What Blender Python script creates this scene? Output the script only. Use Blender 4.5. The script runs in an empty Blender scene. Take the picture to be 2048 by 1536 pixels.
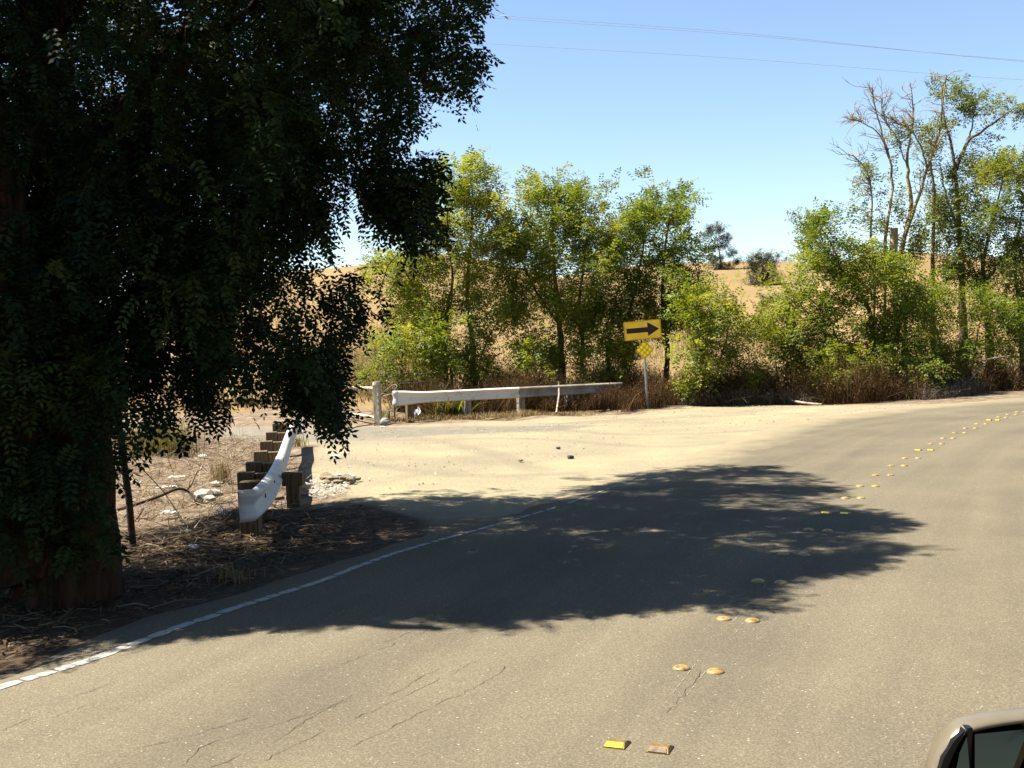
import bpy, bmesh, math, random
import numpy as np
from mathutils import Vector, Matrix

random.seed(11)
rng = np.random.default_rng(11)
SC = bpy.context.scene
COL = SC.collection

# ------------------------------------------------------------------ camera, sky, sun, exposure
FPX = 2200.0
CAM_LOC = Vector((0.0, 0.0, 1.923))
cam_data = bpy.data.cameras.new('camera')
cam_data.sensor_width = 36.0
cam_data.sensor_fit = 'HORIZONTAL'
cam_data.lens = 36.0 * FPX / 2048.0
cam_data.clip_start = 0.05
cam_data.clip_end = 6000
cam = bpy.data.objects.new('camera', cam_data)
COL.objects.link(cam)
CAM_M = Matrix.Rotation(math.radians(90 - 1.93), 3, 'X') @ Matrix.Rotation(math.radians(-2.0), 3, 'Z')
cam.matrix_world = Matrix.Translation(CAM_LOC) @ CAM_M.to_4x4()
SC.camera = cam

SUN_EL, SUN_AZ = math.radians(58), math.radians(8)      # azimuth: from -X towards +Y
TO_SUN = Vector((-math.cos(SUN_EL) * math.cos(SUN_AZ), math.cos(SUN_EL) * math.sin(SUN_AZ), math.sin(SUN_EL)))
world = bpy.data.worlds.new('World')
SC.world = world
world.use_nodes = True
wn = world.node_tree
sky = wn.nodes.new('ShaderNodeTexSky')
sky.sky_type = 'NISHITA'
sky.sun_disc = False
sky.sun_elevation = SUN_EL
sky.sun_rotation = math.atan2(TO_SUN.x, TO_SUN.y)
sky.air_density = 1.0
sky.dust_density = 0.1
sky.ozone_density = 1.7
bg = wn.nodes['Background']
wn.links.new(sky.outputs[0], bg.inputs[0])
bg.inputs[1].default_value = 0.051
sun_data = bpy.data.lights.new('sun', 'SUN')
sun_data.energy = 5.0
sun_data.angle = math.radians(0.53)
sun_data.color = (1.0, 0.94, 0.83)
sun = bpy.data.objects.new('sun', sun_data)
COL.objects.link(sun)
sun.location = (0, 0, 40)
sun.rotation_euler = TO_SUN.to_track_quat('Z', 'Y').to_euler()
SC.view_settings.view_transform = 'Standard'
SC.view_settings.look = 'None'
SC.view_settings.gamma = 1.0
SC.view_settings.use_curve_mapping = False
SC.view_settings.exposure = 2.0
SC.cycles.max_bounces = 6
SC.cycles.diffuse_bounces = 3
SC.cycles.transparent_max_bounces = 8
SC.cycles.use_denoising = True

# ------------------------------------------------------------------ measuring helpers (photo pixel -> real place)
CAMR = np.array(CAM_M)
CL = np.array(CAM_LOC)

def ray(px, py):
    return CAMR @ np.array([(px - 1024) / FPX, -(py - 768) / FPX, -1.0])

def G(px, py, z=0.0):
    d = ray(px, py)
    return CL + d * ((z - CL[2]) / d[2])

def P(px, py, Y):
    d = ray(px, py)
    return CL + d * (Y / d[1])

def project(p):
    q = (np.asarray(p) - CL) @ CAMR
    return 1024 + FPX * q[..., 0] / -q[..., 2], 768 - FPX * q[..., 1] / -q[..., 2]

def in_poly(x, y, poly):
    x = np.asarray(x, float); y = np.asarray(y, float)
    inside = np.zeros(x.shape, bool)
    n = len(poly)
    for i in range(n):
        x0, y0 = poly[i][:2]; x1, y1 = poly[(i + 1) % n][:2]
        c = ((y0 > y) != (y1 > y)) & (x < (x1 - x0) * (y - y0) / ((y1 - y0) + 1e-12) + x0)
        inside ^= c
    return inside

def poly_dist(x, y, poly, closed=True):
    d = np.full(np.shape(x), 1e9)
    n = len(poly)
    for i in range(n if closed else n - 1):
        a = np.array(poly[i][:2]); b = np.array(poly[(i + 1) % n][:2]); ab = b - a
        t = np.clip(((x - a[0]) * ab[0] + (y - a[1]) * ab[1]) / (ab @ ab + 1e-12), 0, 1)
        d = np.minimum(d, np.hypot(x - a[0] - t * ab[0], y - a[1] - t * ab[1]))
    return d

def sstep(a, b, x):
    t = np.clip((x - a) / (b - a), 0, 1)
    return t * t * (3 - 2 * t)

# ------------------------------------------------------------------ objects
def setp(o, label=None, cat=None, group=None, kind=None):
    if label: o['label'] = label
    if cat: o['category'] = cat
    if group: o['group'] = group
    if kind: o['kind'] = kind
    return o

def empty(name, loc, label, cat, group=None, rotz=0.0):
    o = bpy.data.objects.new(name, None)
    o.empty_display_size = 0.2
    o.location = loc
    o.rotation_euler = (0, 0, rotz)
    COL.objects.link(o)
    return setp(o, label, cat, group)

def link(o, parent=None):
    COL.objects.link(o)
    if parent is not None:
        o.parent = parent
    return o

def mesh_np(name, verts, quads, mat, parent=None, tint=None, smooth=False, off=None):
    """a mesh from numpy arrays; verts in world space, moved to the parent's local space (parents are unrotated unless off is None)"""
    verts = np.asarray(verts, np.float32)
    if parent is not None and off is None:
        verts = verts - np.array(parent.location, np.float32)
        if parent.parent is not None:
            verts = verts - np.array(parent.parent.location, np.float32)
    me = bpy.data.meshes.new(name)
    quads = np.asarray(quads, np.int32)
    n, k = quads.shape
    me.vertices.add(len(verts)); me.vertices.foreach_set('co', verts.ravel())
    me.loops.add(n * k); me.loops.foreach_set('vertex_index', quads.ravel())
    me.polygons.add(n)
    me.polygons.foreach_set('loop_start', np.arange(0, n * k, k, dtype=np.int32))
    me.polygons.foreach_set('loop_total', np.full(n, k, np.int32))
    if smooth:
        me.polygons.foreach_set('use_smooth', np.ones(n, bool))
    if tint is not None:
        tints = tint if isinstance(tint, dict) else {'tint': tint}
        for key, val in tints.items():
            a = me.attributes.new(key, 'FLOAT', 'POINT')
            a.data.foreach_set('value', np.asarray(val, np.float32).ravel())
    me.update(calc_edges=True)
    if mat: me.materials.append(mat)
    return link(bpy.data.objects.new(name, me), parent)

def bm_obj(name, bm, mat, parent=None, smooth=False, local=True):
    if smooth:
        for f in bm.faces: f.smooth = True
    me = bpy.data.meshes.new(name)
    bm.to_mesh(me); bm.free()
    if mat: me.materials.append(mat)
    return link(bpy.data.objects.new(name, me), parent)

def box(bm, c, s, rz=0.0, bev=0.0, M=None):
    m = Matrix.Translation(c) @ Matrix.Rotation(rz, 4, 'Z') @ Matrix.Diagonal((*s, 1))
    if M is not None: m = M @ m
    r = bmesh.ops.create_cube(bm, size=1.0, matrix=m)
    if bev > 0:
        es = list({e for v in r['verts'] for e in v.link_edges})
        bmesh.ops.bevel(bm, geom=es, offset=bev, segments=2, profile=0.6, affect='EDGES')
    return bm

def tubes_np(polys, ns=5, ridge=0.0, cap=True):
    V, F = [], []
    base = 0
    ang = np.linspace(0, 2 * np.pi, ns, endpoint=False)
    ca, sa = np.cos(ang), np.sin(ang)
    for pts, rad in polys:
        pts = np.asarray(pts, float); n = len(pts)
        rad = np.broadcast_to(np.asarray(rad, float), (n,))
        t = np.gradient(pts, axis=0)
        t /= np.linalg.norm(t, axis=1)[:, None] + 1e-9
        ref = np.array([0.0, 0, 1]) if abs(t[0][2]) < 0.8 else np.array([1.0, 0, 0])
        u = np.cross(t, ref); u /= np.linalg.norm(u, axis=1)[:, None] + 1e-9
        w = np.cross(u, t)
        rr = np.ones((n, ns)) * rad[:, None]
        if ridge > 0:
            ph = np.cumsum(rng.normal(0, 0.12, n))
            for kf, am in ((5, 0.6), (9, 0.5), (15, 0.45)):
                rr *= 1 + ridge * am * np.sin(ang[None, :] * kf + ph[:, None] * 1.4 + kf)
            rr *= 1 + ridge * 0.35 * rng.normal(0, 1, (n, ns))
        ring = pts[:, None, :] + rr[:, :, None] * (ca[None, :, None] * u[:, None, :] + sa[None, :, None] * w[:, None, :])
        V.append(ring.reshape(-1, 3))
        i = np.arange(n - 1)[:, None] * ns + np.arange(ns)[None, :]
        j = np.arange(n - 1)[:, None] * ns + (np.arange(ns)[None, :] + 1) % ns
        F.append(np.stack([i, j, j + ns, i + ns], -1).reshape(-1, 4) + base)
        base += n * ns
    return np.concatenate(V), np.concatenate(F)

def smooth_path(pts, n):
    pts = np.asarray(pts, float)
    k = pts.shape[1]
    d = np.r_[0, np.cumsum(np.linalg.norm(np.diff(pts[:, :3], axis=0), axis=1))]
    P2 = np.vstack([2 * pts[0] - pts[1], pts, 2 * pts[-1] - pts[-2]])
    out = []
    for s in np.linspace(0, d[-1], n):
        i = min(np.searchsorted(d, s, side='right') - 1, len(pts) - 2)
        t = (s - d[i]) / (d[i + 1] - d[i] + 1e-9)
        a, b, c, e = P2[i], P2[i + 1], P2[i + 2], P2[i + 3]
        out.append(0.5 * (2 * b + (c - a) * t + (2 * a - 5 * b + 4 * c - e) * t * t + (3 * b - a - 3 * c + e) * t ** 3))
    return np.array(out)

# ------------------------------------------------------------------ materials
def new_mat(name):
    m = bpy.data.materials.new(name)
    m.use_nodes = True
    nt = m.node_tree
    return m, nt, nt.nodes['Principled BSDF']

def N(nt, typ, **kw):
    n = nt.nodes.new(typ)
    for k, v in kw.items():
        setattr(n, k, v)
    return n

def noise(nt, scale, detail=4, rough=0.55, coord=None, dist=0.0):
    n = N(nt, 'ShaderNodeTexNoise')
    n.inputs['Scale'].default_value = scale
    n.inputs['Detail'].default_value = detail
    n.inputs['Roughness'].default_value = rough
    n.inputs['Distortion'].default_value = dist
    if coord is not None: nt.links.new(coord, n.inputs['Vector'])
    return n

def ramp(nt, fac, stops, interp='LINEAR'):
    r = N(nt, 'ShaderNodeValToRGB')
    r.color_ramp.interpolation = interp
    el = r.color_ramp.elements
    while len(el) > 1: el.remove(el[-1])
    el[0].position = stops[0][0]; el[0].color = (*stops[0][1], 1)
    for p, c in stops[1:]:
        e = el.new(p); e.color = (*c, 1)
    nt.links.new(fac, r.inputs[0])
    return r

def mixc(nt, fac, a, b, blend='MIX'):
    m = N(nt, 'ShaderNodeMix', data_type='RGBA', blend_type=blend)
    for sock, v in ((m.inputs[0], fac), (m.inputs[6], a), (m.inputs[7], b)):
        if hasattr(v, 'links') or hasattr(v, 'is_output'):
            nt.links.new(v, sock)
        elif isinstance(v, (int, float)):
            sock.default_value = v
        else:
            sock.default_value = (*v, 1)
    return m.outputs[2]

def math_n(nt, op, a, b=None, clamp=False):
    m = N(nt, 'ShaderNodeMath', operation=op, use_clamp=clamp)
    for sock, v in ((m.inputs[0], a), (m.inputs[1], b)):
        if v is None: continue
        if hasattr(v, 'is_output'): nt.links.new(v, sock)
        else: sock.default_value = v
    return m.outputs[0]

def attr(nt, name):
    a = N(nt, 'ShaderNodeAttribute', attribute_name=name)
    return a.outputs['Fac']

def bump(nt, bsdf, height, strength, dist=0.02):
    b = N(nt, 'ShaderNodeBump')
    b.inputs['Strength'].default_value = strength
    b.inputs['Distance'].default_value = dist
    nt.links.new(height, b.inputs['Height'])
    nt.links.new(b.outputs[0], bsdf.inputs['Normal'])

def wpos(nt):
    return N(nt, 'ShaderNodeNewGeometry').outputs['Position']

def objc(nt):
    return N(nt, 'ShaderNodeTexCoord').outputs['Object']

def dim(c, k):
    return tuple(v * k for v in c)

def simple_mat(name, c1, c2, scale=8.0, rough=0.7, metal=0.0, bstr=0.25, detail=5, spec=0.3, lo=0.35, hi=0.65, k=0.55):
    c1, c2 = dim(c1, k), dim(c2, k)
    m, nt, b = new_mat(name)
    co = objc(nt)
    n = noise(nt, scale, detail, 0.6, co)
    r = ramp(nt, n.outputs[0], [(lo, c1), (hi, c2)])
    nt.links.new(r.outputs[0], b.inputs['Base Color'])
    b.inputs['Roughness'].default_value = rough
    b.inputs['Metallic'].default_value = metal
    b.inputs['Specular IOR Level'].default_value = spec
    if bstr: bump(nt, b, n.outputs[0], bstr)
    return m

def leaf_mat(name, dark, mid, light, trans=0.35, spec=0.25, k=0.55):
    dark, mid, light = dim(dark, k), dim(mid, k), dim(light, k)
    m, nt, b = new_mat(name)
    t = attr(nt, 'tint')
    r = ramp(nt, t, [(0.0, dark), (0.5, mid), (1.0, light)])
    nt.links.new(r.outputs[0], b.inputs['Base Color'])
    b.inputs['Roughness'].default_value = 0.55
    b.inputs['Specular IOR Level'].default_value = spec
    tr = N(nt, 'ShaderNodeBsdfTranslucent')
    tc = mixc(nt, 1.0, r.outputs[0], (1.25, 1.15, 0.45), 'MULTIPLY')
    nt.links.new(tc, tr.inputs[0])
    mx = N(nt, 'ShaderNodeMixShader')
    mx.inputs[0].default_value = trans
    nt.links.new(b.outputs[0], mx.inputs[1]); nt.links.new(tr.outputs[0], mx.inputs[2])
    nt.links.new(mx.outputs[0], nt.nodes['Material Output'].inputs[0])
    return m

def tint_mat(name, stops, rough=0.85, trans=0.0, k=0.55):
    stops = [(p, dim(c, k)) for p, c in stops]
    m, nt, b = new_mat(name)
    t = attr(nt, 'tint')
    r = ramp(nt, t, stops)
    nt.links.new(r.outputs[0], b.inputs['Base Color'])
    b.inputs['Roughness'].default_value = rough
    b.inputs['Specular IOR Level'].default_value = 0.1
    if trans:
        tr = N(nt, 'ShaderNodeBsdfTranslucent'); nt.links.new(r.outputs[0], tr.inputs[0])
        mx = N(nt, 'ShaderNodeMixShader'); mx.inputs[0].default_value = trans
        nt.links.new(b.outputs[0], mx.inputs[1]); nt.links.new(tr.outputs[0], mx.inputs[2])
        nt.links.new(mx.outputs[0], nt.nodes['Material Output'].inputs[0])
    return m

def bark_mat(name, c1, c2, c3, vscale=(14, 14, 2.2), k=0.6):
    m, nt, b = new_mat(name)
    mp = N(nt, 'ShaderNodeMapping'); mp.inputs['Scale'].default_value = vscale
    nt.links.new(objc(nt), mp.inputs[0])
    n = noise(nt, 1.0, 6, 0.65, mp.outputs[0], 0.6)
    r = ramp(nt, n.outputs[0], [(0.36, dim(c1, k)), (0.5, dim(c2, k)), (0.66, dim(c3, k))])
    nt.links.new(r.outputs[0], b.inputs['Base Color'])
    b.inputs['Roughness'].default_value = 0.9
    b.inputs['Specular IOR Level'].default_value = 0.15
    bump(nt, b, n.outputs[0], 0.8, 0.04)
    return m

M = {}
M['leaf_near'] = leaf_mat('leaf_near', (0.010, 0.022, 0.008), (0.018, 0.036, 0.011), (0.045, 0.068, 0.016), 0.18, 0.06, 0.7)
M['leaf_a'] = leaf_mat('leaf_a', (0.115, 0.145, 0.014), (0.20, 0.25, 0.02), (0.34, 0.345, 0.04), 0.48, k=0.74)
M['leaf_b'] = leaf_mat('leaf_b', (0.085, 0.13, 0.014), (0.17, 0.225, 0.02), (0.30, 0.315, 0.032), 0.48, k=0.74)
M['leaf_c'] = leaf_mat('leaf_c', (0.08, 0.105, 0.02), (0.14, 0.185, 0.028), (0.25, 0.26, 0.05), 0.48, k=0.74)
M['leaf_far'] = leaf_mat('leaf_far', (0.05, 0.065, 0.04), (0.085, 0.10, 0.055), (0.15, 0.15, 0.08), 0.2)
M['leaf_gold'] = leaf_mat('leaf_gold', (0.10, 0.09, 0.015), (0.20, 0.15, 0.02), (0.34, 0.22, 0.03), 0.4)
M['leaf_dry'] = leaf_mat('leaf_dry', (0.05, 0.04, 0.022), (0.08, 0.06, 0.03), (0.13, 0.10, 0.05), 0.15)
M['pods'] = tint_mat('pods', [(0, (0.11, 0.035, 0.02)), (0.6, (0.22, 0.085, 0.045)), (1, (0.34, 0.16, 0.09))], 0.7, 0.2)
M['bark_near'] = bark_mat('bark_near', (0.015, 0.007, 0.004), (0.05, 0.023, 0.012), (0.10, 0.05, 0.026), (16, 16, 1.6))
M['bark'] = bark_mat('bark', (0.035, 0.026, 0.016), (0.10, 0.072, 0.042), (0.20, 0.15, 0.095), k=1.0)
M['bark_lichen'] = bark_mat('bark_lichen', (0.10, 0.075, 0.045), (0.23, 0.165, 0.06), (0.36, 0.27, 0.13), (6, 6, 2.5), k=0.95)
M['bark_pale'] = bark_mat('bark_pale', (0.13, 0.10, 0.075), (0.26, 0.21, 0.155), (0.40, 0.34, 0.27), (8, 8, 2.5), k=0.8)
M['rail'] = simple_mat('rail_paint', (0.55, 0.52, 0.47), (0.82, 0.80, 0.76), 3.0, 0.5, 0.0, 0.1, 8, 0.4, 0.28, 0.5)
M['rail_old'] = simple_mat('rail_galvanised', (0.26, 0.21, 0.155), (0.52, 0.46, 0.38), 2.2, 0.5, 0.1, 0.03, 9, 0.3, 0.33, 0.58)
M['rail_worn'] = simple_mat('rail_worn_paint', (0.34, 0.27, 0.19), (0.66, 0.60, 0.50), 2.4, 0.55, 0.0, 0.03, 9, 0.3, 0.28, 0.44, k=0.85)
M['wood'] = bark_mat('post_wood', (0.10, 0.065, 0.038), (0.26, 0.18, 0.10), (0.36, 0.26, 0.155), (22, 22, 2.0), k=0.45)
M['wood_grey'] = bark_mat('post_wood_grey', (0.14, 0.11, 0.085), (0.33, 0.28, 0.22), (0.47, 0.42, 0.34), (22, 22, 2.0))
M['wood_pale'] = bark_mat('gate_paint', (0.32, 0.26, 0.16), (0.56, 0.50, 0.34), (0.68, 0.62, 0.45), (12, 12, 3))
M['steel'] = simple_mat('steel', (0.30, 0.30, 0.29), (0.5, 0.5, 0.49), 20, 0.5, 0.5, 0.05)
M['rust'] = simple_mat('rust', (0.035, 0.018, 0.016), (0.09, 0.05, 0.045), 14, 0.8, 0.1, 0.2)
M['yellow'] = simple_mat('sign_yellow', (0.66, 0.40, 0.006), (0.82, 0.52, 0.010), 5, 0.35, 0.0, 0.02, 6, 0.5, k=1.0)
M['yellow_bright'] = simple_mat('reflector_yellow', (0.90, 0.68, 0.006), (0.96, 0.78, 0.015), 9, 0.25, 0, 0, 2, 0.6, k=1.0)
M['black'] = simple_mat('sign_black', (0.008, 0.006, 0.010), (0.022, 0.018, 0.026), 9, 0.45, 0, 0.02)
M['ceramic'] = simple_mat('marker_ceramic', (0.24, 0.11, 0.025), (0.48, 0.32, 0.09), 26, 0.4, 0, 0.1, 6, 0.4, 0.38, 0.50, k=0.45)
M['marker_body'] = simple_mat('marker_body', (0.14, 0.08, 0.016), (0.34, 0.21, 0.045), 30, 0.5, 0, 0.1)
M['marker_dull'] = simple_mat('marker_dull', (0.16, 0.10, 0.05), (0.28, 0.22, 0.17), 40, 0.3, 0, 0.1)
M['paint'] = simple_mat('road_paint', (0.20, 0.185, 0.155), (0.46, 0.44, 0.40), 14, 0.7, 0, 0.2, 7, 0.2, 0.3, 0.52)
M['crack'] = simple_mat('crack_dark', (0.02, 0.017, 0.013), (0.05, 0.042, 0.032), 30, 0.95, 0, 0)
M['rock_white'] = simple_mat('rock_white', (0.30, 0.265, 0.21), (0.56, 0.52, 0.45), 12, 0.9, 0, 0.5)
M['rock_tan'] = simple_mat('rock_tan', (0.20, 0.15, 0.09), (0.38, 0.31, 0.20), 9, 0.95, 0, 0.5)
M['rock_dark'] = simple_mat('rock_dark', (0.06, 0.055, 0.05), (0.13, 0.12, 0.10), 14, 0.9, 0, 0.4)
M['plastic_white'] = simple_mat('plastic_white', (0.62, 0.62, 0.62), (0.84, 0.84, 0.84), 9, 0.5, 0, 0.3)
M['paper'] = simple_mat('paper', (0.60, 0.54, 0.42), (0.80, 0.76, 0.66), 8, 0.9, 0, 0.2)
M['plastic_red'] = simple_mat('plastic_red', (0.55, 0.02, 0.01), (0.65, 0.04, 0.02), 9, 0.5, 0, 0)
M['stick'] = bark_mat('stick_bark', (0.03, 0.02, 0.014), (0.07, 0.045, 0.03), (0.12, 0.08, 0.055), (20, 20, 20))
M['wire'] = simple_mat('wire', (0.30, 0.26, 0.25), (0.45, 0.40, 0.38), 5, 0.5, 0.5, 0)
M['cable'] = simple_mat('power_cable', (0.30, 0.27, 0.27), (0.38, 0.34, 0.34), 5, 0.6, 0.2, 0)
M['splice'] = simple_mat('splice', (0.75, 0.73, 0.68), (0.85, 0.83, 0.78), 5, 0.35, 0.2, 0)
M['shell'] = simple_mat('mirror_shell', (0.215, 0.178, 0.118), (0.235, 0.195, 0.13), 60, 0.28, 0.2, 0.0, 3, 0.5)
M['glass_dark'] = simple_mat('mirror_glass', (0.07, 0.075, 0.06), (0.08, 0.085, 0.07), 3, 0.04, 1.0, 0.0)
M['rubber'] = simple_mat('rubber', (0.006, 0.006, 0.007), (0.012, 0.012, 0.012), 9, 0.4, 0, 0)
M['dry_weed'] = tint_mat('dry_weed', [(0, (0.045, 0.022, 0.010)), (0.55, (0.115, 0.062, 0.026)), (1, (0.27, 0.165, 0.07))], 0.9, 0.25)
M['dry_grass'] = tint_mat('dry_grass', [(0, (0.20, 0.13, 0.05)), (0.5, (0.33, 0.23, 0.095)), (1, (0.44, 0.33, 0.155))], 0.9, 0.25)
M['grey_brush'] = tint_mat('grey_brush', [(0, (0.12, 0.085, 0.06)), (0.5, (0.24, 0.18, 0.13)), (1, (0.38, 0.30, 0.23))], 0.9, 0.1)
M['twig_litter'] = tint_mat('twig_litter', [(0, (0.07, 0.045, 0.03)), (0.5, (0.25, 0.18, 0.115)), (1, (0.48, 0.39, 0.27))], 0.9, 0.0)
M['leaf_litter'] = tint_mat('leaf_litter', [(0, (0.05, 0.028, 0.015)), (0.5, (0.13, 0.08, 0.045)), (1, (0.30, 0.21, 0.11))], 0.9, 0.0)
M['weed_green'] = leaf_mat('weed_green', (0.12, 0.11, 0.03), (0.22, 0.19, 0.065), (0.34, 0.28, 0.11), 0.3)

# ------------------------------------------------------------------ the lie of the land
CENTRE_PX = [(1278, 1497), (1398, 1343), (1477, 1243), (1539, 1166.5), (1588, 1111), (1636, 1063), (1671, 1028.5), (1706, 998), (1735.5, 974),
             (1765.5, 952), (1795.5, 933), (1822.5, 918), (1848.5, 902), (1873, 889), (1896, 878), (1920, 867), (1941, 857.5), (1963, 849)]
cpts = [G(*p)[:2] for p in CENTRE_PX]
first = cpts[0]; back = np.array([math.sin(math.radians(22)), math.cos(math.radians(22))])
line = [first - back * d for d in (60, 45, 30, 20, 12, 6, 3)]
line += [cpts[0], cpts[3], cpts[6], cpts[9], cpts[12], cpts[15]]
last = cpts[15]; a = math.radians(36)
for _ in range(22):                                           # the bend goes on out of the picture
    a = min(a + math.radians(3.6), math.radians(112))
    last = last + 2.6 * np.array([math.sin(a), math.cos(a)])
    line.append(last)
CENTRE = smooth_path(np.c_[np.array(line), np.zeros(len(line))], 320)[:, :2]
cd = np.gradient(CENTRE, axis=0); cd /= np.linalg.norm(cd, axis=1)[:, None]
CNORM = np.c_[-cd[:, 1], cd[:, 0]]                            # to the left
ROAD_Z = 0.008

def H(x, y):
    x = np.asarray(x, float); y = np.asarray(y, float)
    h1 = 8.6 * np.exp(-((y - 84) / 24) ** 2) * np.exp(-np.where(x < -4.5, ((x + 4.5) / 33) ** 2, ((x + 4.5) / 18) ** 2))
    az = x / np.maximum(y, 5)
    ridge = 21.0 * sstep(42, 310, y) * (0.5 + 0.5 * sstep(-0.15, 0.15, az)) * (1 + 0.05 * np.sin(x * 0.03 + 1.0) + 0.03 * np.sin(x * 0.011))
    ridge *= 1 - 0.8 * sstep(340, 620, y)
    h2 = 6.9 * sstep(17.5, 25, x - 0.06 * (y - 75)) * np.exp(-((y - 78) / 24) ** 2) * (1 - sstep(60, 120, x))
    h = np.maximum(np.maximum(h1, ridge), h2) * 0.7 + 0.3 * np.minimum(h1 + ridge + h2, 30)
    far = np.clip(poly_dist(x, y, CENTRE[::8], closed=False), 0, 1e9)
    return h * sstep(6, 22, far)

def hz(x, y):
    return float(H(np.array([x]), np.array([y]))[0])

xs = np.concatenate([[-2500, -1200, -700, -400, -250, -160, -110, -80, -60, -48, -40, -34, -29, -25, -22, -19.5, -17], np.arange(-15, 26, 0.2), np.arange(26.5, 60, 1.5), [62, 68, 76, 86, 100, 120, 150, 190, 250, 350, 500, 800, 1300, 2500]])
ys = np.concatenate([[-2500, -1000, -400, -160, -70, -35, -18, -8, -2, 2], np.arange(4, 46, 0.2), np.arange(46.5, 130, 1.8), np.arange(132, 420, 8), [440, 480, 540, 620, 760, 1000, 1500, 2500, 4000]])
gx, gy = np.meshgrid(xs, ys)
DIRT = [G(*p)[:2] for p in [(720, 992), (625, 972), (618, 930), (640, 890), (560, 872), (470, 868), (470, 856), (590, 852), (700, 850), (760, 849), (840, 850), (1040, 838), (1240, 828), (1340, 818), (1420, 811), (1600, 808), (1760, 808), (1880, 806), (2048, 800), (2048, 850), (1600, 900), (1280, 1000), (1000, 1035), (860, 1040)]]
DRIVE = [G(*p)[:2] for p in [(380, 874), (470, 855), (640, 856), (760, 853), (900, 853), (1100, 848), (1200, 850), (1100, 862), (850, 870), (640, 882)]]
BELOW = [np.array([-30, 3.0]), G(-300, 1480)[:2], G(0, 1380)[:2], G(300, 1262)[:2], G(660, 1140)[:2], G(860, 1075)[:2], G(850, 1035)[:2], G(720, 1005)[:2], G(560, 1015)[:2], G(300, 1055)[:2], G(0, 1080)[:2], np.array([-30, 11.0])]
def region(poly, soft):
    s = np.where(in_poly(gx, gy, poly), 1.0, -1.0) * poly_dist(gx, gy, poly)
    return sstep(-soft, soft, s)
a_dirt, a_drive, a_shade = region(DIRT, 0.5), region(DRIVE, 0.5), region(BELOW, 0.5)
a_rut = np.zeros_like(gx)
for pp in ([(640, 866), (850, 862), (1080, 856), (1300, 868), (1560, 858)], [(640, 880), (850, 878), (1080, 876), (1300, 892), (1520, 880)], [(600, 900), (760, 930), (950, 950), (1150, 945)], [(640, 858), (800, 868), (950, 895), (1080, 940)], [(900, 852), (1150, 843), (1400, 832), (1700, 822)]):
    q = smooth_path(np.array([G(*p) for p in pp]), 30)[:, :2]
    a_rut = np.maximum(a_rut, sstep(0.42, 0.08, poly_dist(gx, gy, q, closed=False)))
a_field = sstep(32.5, 37, gy + 0.15 * gx * (gx < 0))
gz = H(gx, gy) - 0.012
rd = poly_dist(gx, gy, CENTRE[::4], closed=False)
wob = 0.035 * (np.sin(gx * 1.7 + gy * 0.6) + np.sin(gx * 0.7 - gy * 1.3 + 2) + np.sin(gx * 3.1 + gy * 2.3))
gz += (wob - 0.05) * sstep(4.6, 8, rd) * (1 - 0.8 * a_dirt) * (gy < 60)
gz += 0.22 * np.sin(gx * 0.21 + gy * 0.13) * sstep(36, 46, gy) + 0.25 * np.sin(gx * 0.5 + 1) * np.sin(gy * 0.37) * sstep(40, 50, gy)
nx, ny = len(xs), len(ys)
ii = (np.arange(ny - 1)[:, None] * nx + np.arange(nx - 1)[None, :]).ravel()
gq = np.stack([ii, ii + 1, ii + nx + 1, ii + nx], -1)

m, nt, b = new_mat('ground_mat')
pos = wpos(nt)
n1 = noise(nt, 0.45, 8, 0.62, pos); n2 = noise(nt, 3.2, 8, 0.65, pos); n3 = noise(nt, 38, 4, 0.7, pos); n4 = noise(nt, 0.07, 5, 0.55, pos)
n5 = noise(nt, 11, 6, 0.7, pos, 1.0)
soil = ramp(nt, n2.outputs[0], [(0.34, (0.14, 0.095, 0.06)), (0.52, (0.25, 0.185, 0.12)), (0.68, (0.37, 0.29, 0.19))]).outputs[0]
field = ramp(nt, n1.outputs[0], [(0.30, (0.24, 0.155, 0.06)), (0.5, (0.33, 0.225, 0.095)), (0.7, (0.42, 0.30, 0.145))]).outputs[0]
field = mixc(nt, 0.4, field, ramp(nt, n5.outputs[0], [(0.36, (0.15, 0.10, 0.045)), (0.6, (0.42, 0.29, 0.125))]).outputs[0])
field = mixc(nt, ramp(nt, n4.outputs[0], [(0.42, (0, 0, 0)), (0.62, (0.5, 0.5, 0.5))]).outputs[0], field, (0.24, 0.16, 0.07))
dirt = ramp(nt, n1.outputs[0], [(0.34, (0.27, 0.23, 0.155)), (0.48, (0.37, 0.31, 0.195)), (0.64, (0.47, 0.395, 0.225))]).outputs[0]
gp_ = noise(nt, 0.22, 6, 0.6, pos, 0.8)
dirt = mixc(nt, ramp(nt, gp_.outputs[0], [(0.46, (0, 0, 0)), (0.66, (0.7, 0.7, 0.7))]).outputs[0], dirt, (0.235, 0.205, 0.15))
dirt = mixc(nt, 0.38, dirt, ramp(nt, n3.outputs[0], [(0.35, (0.20, 0.17, 0.12)), (0.55, (0.39, 0.33, 0.21)), (0.72, (0.58, 0.53, 0.40))]).outputs[0])
drive = ramp(nt, n2.outputs[0], [(0.32, (0.17, 0.15, 0.12)), (0.68, (0.29, 0.26, 0.20))]).outputs[0]
under = ramp(nt, n5.outputs[0], [(0.34, (0.035, 0.023, 0.015)), (0.52, (0.09, 0.06, 0.036)), (0.7, (0.18, 0.125, 0.075))]).outputs[0]  # brown leaf litter, coloured darker still to deepen the tree's shade
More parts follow.
